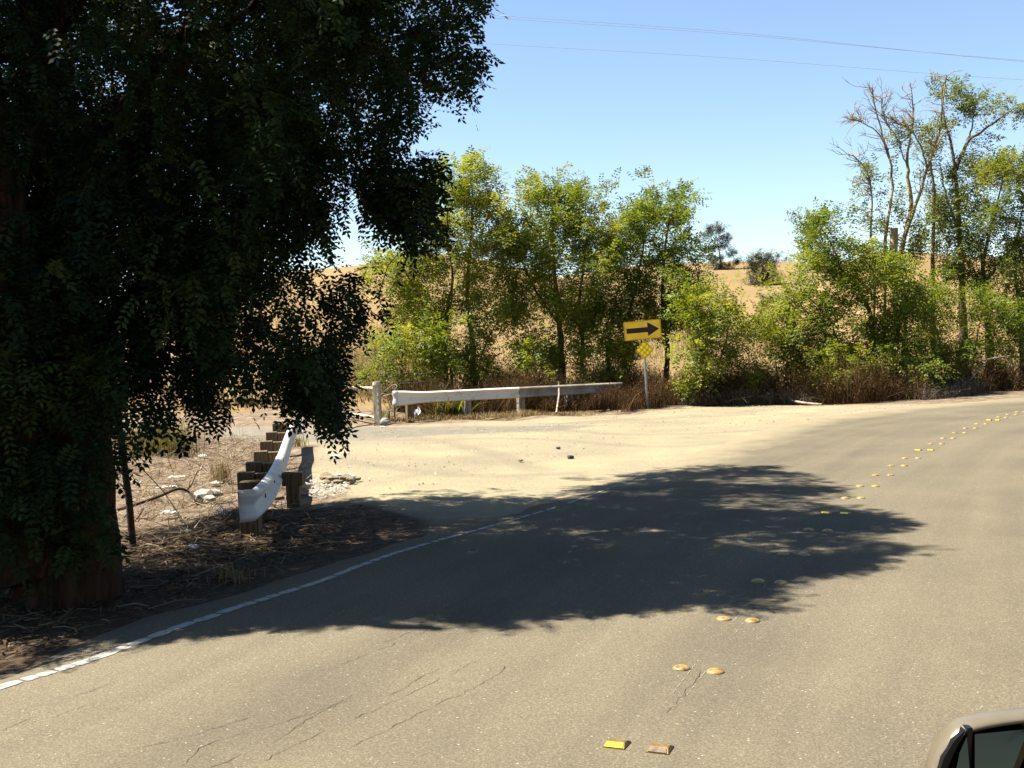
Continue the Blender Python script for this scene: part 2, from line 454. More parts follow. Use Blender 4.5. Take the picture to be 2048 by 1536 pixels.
def edge(name, w, lo=0.38, hi=0.62):
    v = math_n(nt, 'ADD', attr(nt, name), math_n(nt, 'MULTIPLY', math_n(nt, 'SUBTRACT', n1.outputs[0], 0.5), w))
    v = math_n(nt, 'ADD', v, math_n(nt, 'MULTIPLY', math_n(nt, 'SUBTRACT', n5.outputs[0], 0.5), 0.5))
    return ramp(nt, v, [(lo, (0, 0, 0)), (hi, (1, 1, 1))]).outputs[0]
c = mixc(nt, edge('field', 0.8), soil, field)
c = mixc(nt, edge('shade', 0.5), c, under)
c = mixc(nt, edge('dirt', 0.9, 0.3, 0.7), c, dirt)
c = mixc(nt, math_n(nt, 'MULTIPLY', edge('drive', 1.2, 0.3, 0.8), 0.85), c, drive)
rutc = mixc(nt, math_n(nt, 'MULTIPLY', edge('rut', 0.9, 0.35, 0.9), 0.38), c, (0.225, 0.195, 0.145))
c = mixc(nt, 1.0, rutc, (0.54, 0.54, 0.54), 'MULTIPLY')
nt.links.new(c, b.inputs['Base Color'])
b.inputs['Roughness'].default_value = 0.95
b.inputs['Specular IOR Level'].default_value = 0.1
hb = math_n(nt, 'ADD', math_n(nt, 'MULTIPLY', n3.outputs[0], 0.35), n5.outputs[0])
bump(nt, b, hb, 0.55, 0.05)
M['ground'] = m
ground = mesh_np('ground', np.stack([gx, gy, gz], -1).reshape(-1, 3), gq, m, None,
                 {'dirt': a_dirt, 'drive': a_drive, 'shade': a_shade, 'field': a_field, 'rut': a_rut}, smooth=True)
setp(ground, 'pale dirt turnout, dry verge and golden grass hills beyond the road', kind='structure')

# ------------------------------------------------------------------ the road
m, nt, b = new_mat('asphalt')
pos = wpos(nt)
fine = noise(nt, 85, 4, 0.85, pos); grit = noise(nt, 60, 2, 0.6, pos); big = noise(nt, 0.55, 5, 0.55, pos)
across = attr(nt, 'across')
vec = N(nt, 'ShaderNodeCombineXYZ')
nt.links.new(math_n(nt, 'MULTIPLY', across, 1.5), vec.inputs[0]); nt.links.new(math_n(nt, 'MULTIPLY', attr(nt, 'along'), 0.09), vec.inputs[1])
streak = noise(nt, 1.0, 5, 0.6, vec.outputs[0])
base = ramp(nt, streak.outputs[0], [(0.32, (0.152, 0.131, 0.094)), (0.68, (0.225, 0.193, 0.132))]).outputs[0]  # tyre marks, plus the shading of road undulations put into the colour
base = mixc(nt, 0.35, base, ramp(nt, big.outputs[0], [(0.35, (0.145, 0.125, 0.09)), (0.65, (0.235, 0.20, 0.135))]).outputs[0])
sp = ramp(nt, fine.outputs[0], [(0.0, (0.2, 0.2, 0.2)), (0.34, (0.5, 0.5, 0.5)), (0.47, (0.93, 0.93, 0.93)), (0.57, (1.1, 1.1, 1.08)), (0.64, (1.75, 1.75, 1.7)), (0.70, (3.2, 3.2, 3.1))]).outputs[0]
base = mixc(nt, 0.9, base, sp, 'MULTIPLY')
vor = N(nt, 'ShaderNodeTexVoronoi'); vor.inputs['Scale'].default_value = 19.0
nt.links.new(pos, vor.inputs['Vector'])
fleck = ramp(nt, vor.outputs['Distance'], [(0.0, (0.9, 0.9, 0.9)), (0.07, (0.7, 0.7, 0.7)), (0.12, (0, 0, 0))], 'LINEAR').outputs[0]
pick = ramp(nt, math_n(nt, 'FRACT', math_n(nt, 'MULTIPLY', vor.outputs['Color'], 7.3)), [(0.6, (0, 0, 0)), (0.62, (1, 1, 1))]).outputs[0]
base = mixc(nt, math_n(nt, 'MULTIPLY', fleck, pick), base, (0.62, 0.57, 0.48))
dn = noise(nt, 1.3, 6, 0.65, pos)
gate_ = math_n(nt, 'MULTIPLY', attr(nt, 'dusty'), 4.0, True)
dv = math_n(nt, 'ADD', attr(nt, 'dusty'), math_n(nt, 'MULTIPLY', gate_, math_n(nt, 'MULTIPLY', math_n(nt, 'SUBTRACT', dn.outputs[0], 0.5), 1.4)))
dustc = ramp(nt, noise(nt, 40, 4, 0.7, pos).outputs[0], [(0.3, (0.25, 0.215, 0.145)), (0.7, (0.40, 0.335, 0.21))]).outputs[0]
base = mixc(nt, ramp(nt, dv, [(0.25, (0, 0, 0)), (0.95, (1, 1, 1))]).outputs[0], base, dustc)
lane = math_n(nt, 'ABSOLUTE', math_n(nt, 'SUBTRACT', math_n(nt, 'ABSOLUTE', across), 1.75))
oil = ramp(nt, math_n(nt, 'ADD', lane, math_n(nt, 'MULTIPLY', math_n(nt, 'SUBTRACT', big.outputs[0], 0.5), 1.1)), [(0.0, (0.80, 0.80, 0.81)), (0.5, (1, 1, 1))]).outputs[0]
base = mixc(nt, 0.5, base, oil, 'MULTIPLY')
base = mixc(nt, 1.0, base, (0.535, 0.53, 0.53), 'MULTIPLY')
nt.links.new(base, b.inputs['Base Color'])
b.inputs['Roughness'].default_value = 0.9
b.inputs['Specular IOR Level'].default_value = 0.05
bump(nt, b, math_n(nt, 'ADD', fine.outputs[0], grit.outputs[0]), 0.35, 0.008)
M['road'] = m
offs = np.concatenate([np.linspace(4.35, 2.2, 9), np.linspace(1.9, -5.4, 14)])
rv, ac, al, du = [], [], [], []
s_along = np.r_[0, np.cumsum(np.linalg.norm(np.diff(CENTRE, axis=0), axis=1))]
EDGE_PX = [(-500, 1535), (0, 1345), (290, 1236), (660, 1130), (760, 1092), (900, 1058), (1080, 1010), (1280, 944), (1560, 848), (1720, 823), (1870, 809), (2048, 794)]
EDGE = np.array([G(*p)[:2] for p in EDGE_PX])
for i in range(len(CENTRE)):
    p0, nrm = CENTRE[i], CNORM[i]
    # left limit of the asphalt along this normal
    lim = 4.35
    best = None
    for j in range(len(EDGE) - 1):
        A, B = EDGE[j], EDGE[j + 1]
        mat2 = np.array([[nrm[0], A[0] - B[0]], [nrm[1], A[1] - B[1]]])
        if abs(np.linalg.det(mat2)) < 1e-6: continue
        t, u = np.linalg.solve(mat2, A - p0)
        if 0 <= u <= 1 and 1 < t < 9: best = t
    if best: lim = best
    lim += 0.05 * math.sin(s_along[i] * 3.1) + 0.04 * math.sin(s_along[i] * 7.7)
    for o in offs:
        oo = lim * o / 4.35 if o > 0 else o
        q = p0 + nrm * oo
        rv.append((q[0], q[1], ROAD_Z - 0.018 * max(0, (oo - (lim - 0.25)) / 0.25)))
        ac.append(oo); al.append(s_along[i])
        yfac = sstep(12.0, 16.5, q[1]) * (1 - sstep(29, 33, q[1]) * 0.6)
        du.append(float(sstep(1.5 + 0.05 * max(q[1] - 15, 0), 0.0, lim - oo) * yfac))
k = len(offs)
ii = (np.arange(len(CENTRE) - 1)[:, None] * k + np.arange(k - 1)[None, :]).ravel()
road = mesh_np('road', rv, np.stack([ii, ii + 1, ii + k + 1, ii + k], -1)[:, ::-1], m, None, {'across': ac, 'along': al, 'dusty': du}, smooth=True)
# road faces must look up
if road.data.polygons[0].normal.z < 0: road.data.flip_normals()
setp(road, 'sun-bleached two-lane asphalt road curving off to the right', kind='structure')

def strip(pts, widths, z, V, F):
    pts = np.asarray(pts, float); n = len(pts)
    t = np.gradient(pts, axis=0); t /= np.linalg.norm(t, axis=1)[:, None] + 1e-9
    nr = np.c_[-t[:, 1], t[:, 0]]
    w = np.broadcast_to(widths, (n,))[:, None] / 2
    base = sum(len(v) for v in V)
    V.append(np.c_[np.concatenate([pts + nr * w, pts - nr * w]), np.full(2 * n, z)])
    i = np.arange(n - 1)
    F.append(np.stack([i, i + n, i + n + 1, i + 1], -1) + base)

# white edge line: a run of worn, cracked paint slabs
V, F = [], []
LINE_PX = [(-260, 1478), (-60, 1403), (0, 1378), (180, 1323), (330, 1267), (480, 1216), (640, 1165), (735, 1128), (830, 1096), (960, 1060), (1100, 1020), (1200, 985), (1290, 950)]
lp = smooth_path(np.array([G(*p) for p in LINE_PX]), 900)[:, :2]
ls = np.r_[0, np.cumsum(np.linalg.norm(np.diff(lp, axis=0), axis=1))]
s = 0.0
while s < ls[-1] - 0.3:
    fade = max(0.0, 1 - max(0, s - 3.0) / 6.0)
    L = random.uniform(0.07, 0.30)
    q = np.array([[np.interp(s + L * t, ls, lp[:, 0]), np.interp(s + L * t, ls, lp[:, 1])] for t in np.linspace(0, 1, 7)])
    w = 0.095 * (0.40 + 0.60 * fade) * np.array([0.72, 0.98, 1.05, 1.0, 1.04, 0.96, 0.7]) * np.array([random.uniform(0.88, 1.08) for _ in range(7)])
    if random.random() < 0.86 + 0.14 * fade:
        strip(q + np.array([random.gauss(0, 0.004), random.gauss(0, 0.004)]), w, ROAD_Z + 0.004, V, F)
    s += L + random.uniform(0.006, 0.016) + (random.uniform(0, 0.06) if fade < 0.6 else 0)
setp(mesh_np('edge_line', np.concatenate(V), np.concatenate(F), M['paint']), 'worn white edge line along the road', kind='structure')

# cracks in the lane
V, F = [], []
def crack(pxs, w=0.0036, jit=0.02):
    q = smooth_path(np.array([G(*p) for p in pxs]), max(8, 8 * len(pxs)))
    L = np.linalg.norm(q[-1] - q[0]); n = max(12, int(L / 0.045))
    q = smooth_path(q, n)[:, :2]
    j = np.cumsum(rng.normal(0, jit * 0.6, (n, 2)), 0) * 0.35 + rng.normal(0, jit * 0.4, (n, 2))
    q = q + j - np.linspace(0, 1, n)[:, None] * j[-1] * 0.5
    i0 = 0
    while i0 < n - 3:
        i1 = min(n, i0 + random.randint(5, 22))
        wd = w * rng.uniform(0.3, 1.25, i1 - i0); wd[0] = wd[-1] = 0.001
        strip(q[i0:i1], wd, ROAD_Z + 0.003, V, F)
        i0 = i1 + random.choice((0, 1, 3, 7))
for pts in [[(355, 1540), (420, 1488), (560, 1450), (690, 1405)], [(415, 1540), (520, 1500), (620, 1440), (700, 1395), (800, 1352)], [(520, 1528), (640, 1470), (760, 1420), (880, 1365), (960, 1325)],
            [(150, 1395), (200, 1378), (300, 1345)], [(100, 1440), (200, 1405)], [(690, 1330), (770, 1300), (860, 1262)], [(700, 1500), (840, 1430), (960, 1370), (1010, 1335)], [(760, 1290), (900, 1240), (1010, 1205)],
            [(280, 1500), (400, 1470), (520, 1430)], [(0, 1465), (60, 1440)], [(780, 1395), (880, 1340)], [(1600, 868), (1660, 862), (1735, 851)], [(1620, 872), (1700, 862)], [(1600, 950), (1690, 951), (1790, 950)], [(1330, 1430), (1375, 1375), (1400, 1345)]]:
    crack(pts)
setp(mesh_np('road_crack', np.concatenate(V), np.concatenate(F), M['crack']), 'thin dark cracks along the wheel path', kind='structure')

# thin white layout lines between the marker pairs
V, F = [], []
for a_, b_ in [((1483, 1228), (1440, 1275)), ((1487, 1248), (1466, 1275)), ((1390, 1332), (1346, 1390)), ((1411, 1346), (1374, 1394)), ((1558, 1104), (1545, 1125)), ((1600, 1056), (1588, 1075)), ((1534, 1162), (1528, 1180))]:
    p0, p1 = G(*a_)[:2], G(*b_)[:2]
    n = 22
    for i in range(n):
        if random.random() < 0.45: continue
        t0, t1 = i / n, (i + 0.85) / n
        strip([p0 + (p1 - p0) * t0, p0 + (p1 - p0) * t1], 0.0035 * random.uniform(0.5, 1.2), ROAD_Z + 0.0035, V, F)
setp(mesh_np('layout_line', np.concatenate(V), np.concatenate(F), M['paint']), 'thin dotted white layout lines between the lane markers', kind='structure')

# ------------------------------------------------------------------ foliage builders
def unit(v):
    return v / (np.linalg.norm(v, axis=-1, keepdims=True) + 1e-9)

def sprays(org, d, L, pairs, ll, lw, tint):
    """compound leaves: org, d (n,3); returns verts, quads, tint per vertex"""
    n = len(org)
    d = unit(d)
    up = unit(np.array([0, 0, 1.0]) + rng.normal(0, 0.32, (n, 3)))
    s = unit(np.cross(d, up)); nm = np.cross(s, d)
    L = np.broadcast_to(L, (n,))
    k = pairs * 2 + 1
    tpos = np.repeat(np.linspace(0.18, 0.95, pairs), 2); tpos = np.r_[tpos, 1.0]
    side = np.r_[np.tile([1.0, -1.0], pairs), 0.0]
    sag = -0.22 * (tpos ** 2)
    base = org[:, None] + d[:, None] * (L[:, None] * tpos)[..., None] + np.array([0, 0, 1.0]) * (L[:, None] * sag)[..., None]
    fw = np.where(side == 0, 1.0, 0.42)
    ld = side[None, :, None] * s[:, None] + fw[None, :, None] * d[:, None] + rng.normal(0, 0.16, (n, k, 3)) - np.array([0, 0, 0.22])
    ld = unit(ld)
    roll = rng.normal(0, 0.3, (n, k, 1))
    wv = unit(np.cross(ld, nm[:, None] + roll * s[:, None] + rng.normal(0, 0.15, (n, k, 3))))
    sz = (rng.uniform(0.75, 1.15, (n, k, 1))) * np.broadcast_to(np.asarray(ll, float).reshape(-1, 1, 1), (n, k, 1))
    wz = sz * (lw / np.mean(ll))
    v0 = base; v2 = base + ld * sz
    mid = base + ld * sz * 0.52
    V = np.stack([v0, mid + wv * wz * 0.5, v2, mid - wv * wz * 0.5], 2).reshape(-1, 3)
    Q = np.arange(n * k * 4).reshape(-1, 4)
    T = np.repeat(np.clip(np.asarray(tint)[:, None] + rng.normal(0, 0.07, (n, k)), 0, 1), 4)
    return V, Q, T

def hanging(org, n_each, ln, wd, spread):
    """bunches of hanging pods"""
    n = len(org) * n_each
    o = np.repeat(org, n_each, 0) + rng.normal(0, spread, (n, 3))
    d = unit(np.array([0, 0, -1.0]) + rng.normal(0, 0.35, (n, 3)))
    w = unit(np.cross(d, rng.normal(0, 1, (n, 3))))
    L = ln * rng.uniform(0.6, 1.2, (n, 1))
    m_ = o + d * L * 0.5
    V = np.stack([o, m_ + w * wd / 2, o + d * L, m_ - w * wd / 2], 1).reshape(-1, 3)
    return V, np.arange(n * 4).reshape(-1, 4), np.repeat(rng.uniform(0, 1, n), 4)

class Skeleton:
    def __init__(self, cap=60000):
        self.p = np.zeros((cap, 3)); self.r = np.zeros(cap); self.n = 0
        self.twigs = []
    def add(self, pts, rad):
        k = len(pts)
        self.p[self.n:self.n + k] = pts; self.r[self.n:self.n + k] = rad; self.n += k
    def reach(self, t, below=0.8, bend=0.25, droop=0.0, rmin=0.004):
        P_ = self.p[:self.n]
        dv = t - P_
        dist = np.linalg.norm(dv, axis=1)
        i = int(np.argmin(dist + below * np.maximum(0, P_[:, 2] - t[2] + 0.0)))
        a_ = P_[i]; L = dist[i]
        if L < 0.05: return None
        c_ = (a_ + t) / 2 + rng.normal(0, bend * L * 0.5, 3) + np.array([0, 0, (0.18 + droop) * L])
        n = 4 if L < 0.8 else 6
        u = np.linspace(0, 1, n)[:, None]
        path = (1 - u) ** 2 * a_ + 2 * u * (1 - u) * c_ + u ** 2 * t
        path[1:-1] += rng.normal(0, 0.02 * L, (n - 2, 3))
        r0 = min(self.r[i] * 0.7, rmin + 0.014 * L)
        rad = np.linspace(max(r0, rmin), rmin * 0.7, n)
        self.twigs.append((path, rad))
        self.add(path[1:], rad[1:])
        return path

def in_lobes(lobes, dens=1.0):
    """random points in a list of (centre, radii), shells favoured; number follows volume**0.8"""
    out = []
    for c_, r_, n in lobes:
        u = unit(rng.normal(0, 1, (n, 3)))
        rad = rng.uniform(0.12, 1.12, (n, 1)) ** 0.5
        shoot = (rng.uniform(0, 1, (n, 1)) < 0.16) & (u[:, 2:3] > 0.15)          # long shoots past the outline
        rad = np.where(shoot, rng.uniform(1.1, 1.65, (n, 1)), rad)
        out.append(np.array(c_) + u * rad * np.array(r_))
    return np.concatenate(out)

def tree(name, label, cat, base, stems, lobes, leaf, bark='bark', per=9, L=0.42, pairs=4, ll=0.115, lw=0.050, cr=0.27, droop=0.15, pods=0.0, group=None,
         bare=None, twig_min=0.005, keep=None, tint_base=0.5, outw=0.5, trunk_ns=10, ridge=0.0, limb_names=None):
    """a tree: trunk(s) and limbs given as (points, radii), leaf clusters grown out to points in the crown's lobes"""
    base = np.array(base, float)
    root = empty(name, base, label, cat, group)
    sk = Skeleton()
    for k_, (pts, r0, r1) in enumerate(stems):
        n = max(6, int(len(pts) * 4))
        q = smooth_path(np.array(pts, float), n)
        q[1:-1] += rng.normal(0, 0.012 + 0.1 * r1, (n - 2, 3))
        rad = r0 + (r1 - r0) * np.linspace(0, 1, n) ** 0.8
        if k_ == 0 or (limb_names and limb_names[k_] == 'trunk'):
            rad = rad * (1 + 0.5 * np.exp(-np.linspace(0, 1, n) * 14))
        v, f = tubes_np([(q, rad)], trunk_ns, ridge)
        nm = limb_names[k_] if limb_names else ('trunk' if k_ == 0 else 'branch')
        mesh_np(nm, v, f, M[bark], root, smooth=True)
        sk.add(q, rad)
    tg = in_lobes(lobes)
    ltint = rng.normal(0, 0.13, len(lobes)); lcen = np.array([c_ for c_, r_, n in lobes])
    if keep is not None: tg = tg[keep(tg)]
    order = np.argsort(np.min(np.linalg.norm(tg[:, None] - sk.p[None, :sk.n:3], axis=2), axis=1))
    O, D, TT = [], [], []
    cen = np.array([c_ for c_, r_, n in lobes]).mean(0)
    for t in tg[order]:
        path = sk.reach(t, rmin=twig_min, droop=droop * 0.6)
        if path is None: path = np.array([t - 0.05, t])
        n = max(1, int(rng.poisson(per * (0.92 if keep is None else 1.0))))
        u = rng.uniform(0.35, 1.0, n)
        i = np.minimum((u * (len(path) - 1)).astype(int), len(path) - 2)
        fr = (u * (len(path) - 1) - i)[:, None]
        o = path[i] * (1 - fr) + path[i + 1] * fr + rng.normal(0, cr * 0.45, (n, 3))
        dirp = unit(path[-1] - path[0])
        out = unit(t - cen)
        dd = dirp * 0.55 + out * outw + rng.normal(0, 0.62, (n, 3)) - np.array([0, 0, droop])
        O.append(o); D.append(dd); TT.append(np.clip(rng.normal(tint_base, 0.16) + ltint[int(np.argmin(np.linalg.norm(lcen - t, axis=1)))] + rng.normal(0, 0.13, n), 0, 1))
    if sk.twigs:
        v, f = tubes_np(sk.twigs, 4)
        setp(mesh_np('twigs', v, f, M[bark], root, smooth=True), kind='stuff')
    if bare:
        v, f = tubes_np(bare, 5)
        setp(mesh_np('bare_twigs', v, f, M[bark], root, smooth=True), kind='stuff')
    O, D, TT = np.concatenate(O), np.concatenate(D), np.concatenate(TT)
    if keep is not None:
        kk = keep(O + unit(D) * L * 0.5)
        O, D, TT = O[kk], D[kk], TT[kk]
    if len(O):
        Ls = L * rng.uniform(0.7, 1.25, len(O))
        v, f, t = sprays(O, D, Ls, pairs, ll * rng.uniform(0.8, 1.2, len(O)), lw, TT)
        setp(mesh_np('foliage', v, f, M[leaf], root, t), kind='stuff')
    if pods > 0:
        npod = int(pods * 1.8)
        idx = rng.integers(0, len(tg), npod)
        v, f, t = hanging(tg[idx] + rng.normal(0, 0.1, (npod, 3)), 16, 0.13, 0.03, 0.09)
        setp(mesh_np('seed_pods', v, f, M['pods'], root, t), kind='stuff')
    return root

def pxl(list_, Y, dep, dens):
    """crown lobes measured in the photograph at distance Y: (px, py, rx, ry[, dY])"""
    out = []
    for e in list_:
        px, py, rx, ry = e[:4]
        dy = e[4] if len(e) > 4 else 0
        k = Y / FPX
        rad = (rx * k, dep, ry * k)
        vol = rad[0] * rad[1] * rad[2]
        out.append((P(px, py, Y + dy), rad, max(5, int(0.95 * dens * vol ** 0.75))))
    return out

def pxs(pts, Y, dy=0.0):
    n = len(pts)
    return [P(p[0], p[1], Y + dy * i / max(1, n - 1)) for i, p in enumerate(pts)]

# ------------------------------------------------------------------ the big shading tree on the left
BASE = G(138, 1195)
def sh(px, py):
    return G(px, py)[:2]
SHADOW = [np.array([-30, 3.0]), sh(-400, 1500), sh(0, 1365), sh(180, 1328), sh(330, 1290), sh(500, 1268), sh(700, 1252), sh(830, 1232), sh(900, 1252), sh(1050, 1268), sh(1120, 1236), sh(1250, 1228), sh(1400, 1212), sh(1500, 1226), sh(1640, 1215),
          sh(1560, 1188), sh(1590, 1160), sh(1700, 1150), sh(1850, 1100), sh(1780, 1080), sh(1850, 1052), sh(1760, 1022), sh(1640, 1005), sh(1690, 990), sh(1660, 955), sh(1560, 940), sh(1600, 928), sh(1400, 932), sh(1250, 945), sh(1000, 962), sh(860, 972),
          sh(700, 992), sh(600, 1003), sh(480, 1014), sh(400, 1036), sh(230, 1066), sh(-100, 1090), np.array([-30, 10.8])]
OUTLINE = [(-900, -4000), (1080, -4000), (1040, -300), (985, -20), (972, 60), (975, 150), (940, 210), (885, 205), (862, 175), (835, 245), (790, 300), (770, 335), (885, 296), (893, 330), (880, 375), (900, 400), (885, 470),
           (835, 510), (765, 560), (770, 620), (730, 690), (700, 720), (690, 800), (692, 868), (655, 872), (622, 838), (590, 812), (552, 800), (540, 770), (505, 790), (495, 880), (455, 915), (405, 880), (355, 875), (315, 850), (285, 900), (255, 930), (235, 1000), (230, 1180), (120, 1225), (-100, 1300), (-900, 1400)]
HOLES = [((-1.42, 10.0, 3.05), (0.24, 3.0, 0.42), 0.85), ((-1.05, 10.2, 2.75), (0.22, 3.0, 0.25), 0.75), ((-1.25, 10.5, 4.05), (0.22, 3.0, 0.28), 0.7), ((-2.45, 9.8, 1.55), (0.30, 2.5, 0.30), 0.8), ((-2.05, 10.0, 2.2), (0.22, 2.5, 0.35), 0.7), ((-1.9, 10.2, 4.6), (0.3, 3.0, 0.22), 0.6), ((-2.8, 10.2, 3.6), (0.3, 3.0, 0.25), 0.6)]
SLOPE = np.array([-TO_SUN.x / TO_SUN.z, -TO_SUN.y / TO_SUN.z])
def near_keep(p):
    void = np.sin(2.3 * p[:, 0] + 1.0) + np.sin(2.9 * p[:, 1] + 1.6 * p[:, 0]) + np.sin(2.6 * p[:, 2] + 1.9 * p[:, 1] - 0.7)
    void = (void < -0.95) & (p[:, 2] > 1.3) & (p[:, 0] > -3.6)
    for c_, r_, pr in HOLES:                                  # gaps in the crown
        q = (p - np.array(c_)) / np.array(r_)
        void |= (np.sum(q * q, 1) < rng.uniform(0.55, 1.25, len(p))) & (rng.uniform(0, 1, len(p)) < pr)
    x, y = project(p)
    ok = in_poly(x + rng.normal(0, 11, len(p)), y + rng.normal(0, 11, len(p)), OUTLINE)
    s_ = p[:, :2] + p[:, 2:3] * SLOPE + rng.normal(0, 0.10, (len(p), 2))
    return ok & ~void & in_poly(s_[:, 0], s_[:, 1], SHADOW) & (p[:, 2] > 0.05) & (p[:, 1] > 6.3)
Yb = float(BASE[1])
stem1 = [BASE, P(146, 1080, Yb), P(158, 930, Yb + 0.05), P(152, 780, Yb + 0.1), P(140, 600, Yb + 0.2), P(110, 350, Yb + 0.5), P(80, 100, Yb + 0.9), (-4.4, 10.4, 7.0), (-4.3, 11.0, 8.6)]
stem2 = [P(110, 1150, Yb - 0.05), P(70, 1000, Yb), P(45, 800, Yb), P(30, 600, Yb - 0.1), P(0, 350, Yb - 0.2), P(-80, 50, Yb - 0.3), (-5.4, 8.4, 6.8), (-5.7, 8.2, 8.3)]
limbs = [
    (stem1, 0.29, 0.07), (stem2, 0.27, 0.06),
    ([stem1[4], P(215, 420, 9.4), P(300, 230, 9.8), P(380, 120, 10.2), (-2.3, 10.6, 5.3)], 0.15, 0.03),
    ([stem1[5], P(210, 250, 10.4), (-2.9, 11.4, 5.6), (-2.4, 12.0, 6.2)], 0.13, 0.03),
    ([stem1[3], P(260, 600, 9.3), P(420, 480, 9.7), P(560, 420, 10.0)], 0.09, 0.02),
    ([stem1[6], (-3.9, 11.4, 6.0), (-3.0, 13.4, 6.9), (-2.2, 15.0, 7.5)], 0.11, 0.03), ([stem1[5], (-4.4, 11.0, 4.9), (-4.8, 12.8, 5.0)], 0.10, 0.03),
    ([stem1[6], (-3.2, 9.8, 6.8), (-2.5, 9.7, 7.3)], 0.10, 0.02),
    ([stem1[6], (-3.2, 9.2, 5.9), (-2.6, 8.8, 6.2)], 0.09, 0.02),
    ([stem2[5], (-5.9, 9.2, 5.2), (-6.6, 10.0, 5.9)], 0.10, 0.03),
    ([stem2[4], P(-60, 420, 8.6), (-6.0, 8.0, 3.9), (-7.0, 7.8, 4.1)], 0.09, 0.02),
]
near_lobes = [
    ((-3.0, 10.6, 6.3), (3.4, 3.6, 3.0), 400), ((-5.8, 9.3, 5.4), (2.6, 2.8, 3.4), 300), ((-1.3, 10.6, 5.8), (1.8, 3.0, 2.8), 380),
    ((-1.9, 10.2, 2.7), (1.7, 1.7, 1.7), 200), ((-3.3, 9.9, 2.7), (1.6, 1.8, 1.6), 150), ((-5.0, 9.0, 1.9), (1.6, 1.3, 1.9), 230),
    ((-3.6, 8.35, 1.7), (0.75, 0.35, 1.5), 60), ((-3.3, 8.9, 2.9), (0.7, 0.6, 0.7), 50), ((-2.9, 9.3, 2.0), (0.6, 0.7, 0.5), 40), ((-2.6, 12.6, 6.3), (2.0, 2.6, 2.0), 190), ((-4.2, 9.3, 4.2), (2.0, 1.6, 1.6), 130), ((-1.4, 10.0, 4.3), (1.3, 1.6, 1.4), 170),
    ((-2.2, 8.6, 6.6), (1.7, 1.6, 1.5), 170), ((-0.85, 10.2, 3.3), (0.65, 0.9, 0.6), 80), ((-1.55, 9.8, 1.9), (0.5, 0.8, 0.8), 60), ((-2.0, 9.0, 3.4), (1.2, 0.9, 1.0), 80), ((-4.6, 9.0, 6.0), (1.5, 1.2, 1.5), 90), ((-1.8, 13.4, 7.0), (1.7, 2.0, 1.5), 190), ((-0.6, 11.4, 7.3), (1.0, 3.0, 1.1), 230), ((-1.2, 9.0, 7.0), (0.9, 1.3, 1.2), 110), ((-5.2, 13.4, 5.4), (2.4, 1.6, 1.8), 220), ((-4.0, 13.6, 4.2), (2.0, 1.3, 1.2), 150), ((-1.7, 15.6, 7.7), (2.0, 1.8, 1.0), 230),
]
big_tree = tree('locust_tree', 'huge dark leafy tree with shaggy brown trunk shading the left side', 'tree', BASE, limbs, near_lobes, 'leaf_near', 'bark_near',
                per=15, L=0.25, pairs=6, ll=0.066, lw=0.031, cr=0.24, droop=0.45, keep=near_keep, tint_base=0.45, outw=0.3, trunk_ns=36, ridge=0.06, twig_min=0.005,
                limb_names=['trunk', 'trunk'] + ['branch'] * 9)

# ------------------------------------------------------------------ the row of trees and shrubs behind the guardrail
ROW = 'locust trees and shrubs along the far verge'
tree('locust_tree', 'tall pale green tree with several thin trunks behind the left half of the long guardrail', 'tree', (*P(925, 800, 35.5)[:2], 0),
     [(pxs([(950, 800), (945, 700), (935, 600), (940, 500), (945, 420), (940, 340)], 35.6, 0.4), 0.11, 0.02), (pxs([(897, 800), (890, 700), (895, 620), (905, 540), (880, 450)], 35.3, -0.3), 0.10, 0.02),
      (pxs([(905, 800), (900, 730), (870, 660), (835, 590), (800, 520)], 35.5, -0.6), 0.06, 0.015), (pxs([(950, 800), (960, 720), (985, 660), (1015, 620)], 35.7), 0.05, 0.01)],
     pxl([(935, 370, 62, 58), (905, 430, 85, 70), (975, 440, 55, 80), (850, 480, 60, 60), (915, 525, 60, 40), (800, 545, 70, 50), (850, 590, 70, 50), (960, 570, 60, 55), (905, 640, 90, 45), (820, 660, 70, 45), (950, 700, 50, 50), (1010, 480, 36, 50), (1005, 560, 36, 34), (870, 720, 50, 34)], 35.5, 1.6, 26),
     'leaf_a', per=16, pods=34, tint_base=0.58, group=ROW, limb_names=['trunk', 'trunk', 'trunk', 'branch'])
tree('locust_shrub', 'low drooping bright green shrub between the gate post and the guardrail end', 'shrub', (*P(800, 800, 33.6)[:2], 0),
     [(pxs([(800, 800), (805, 740), (800, 690), (790, 650)], 33.6), 0.05, 0.012), (pxs([(830, 800), (850, 730), (870, 680)], 33.7), 0.05, 0.012)],
     pxl([(790, 690, 60, 35), (840, 700, 70, 40), (770, 740, 55, 24), (850, 750, 55, 24), (880, 680, 50, 50)], 33.5, 0.9, 34), 'leaf_b', per=15, tint_base=0.62, droop=0.35, pods=8, group=ROW)
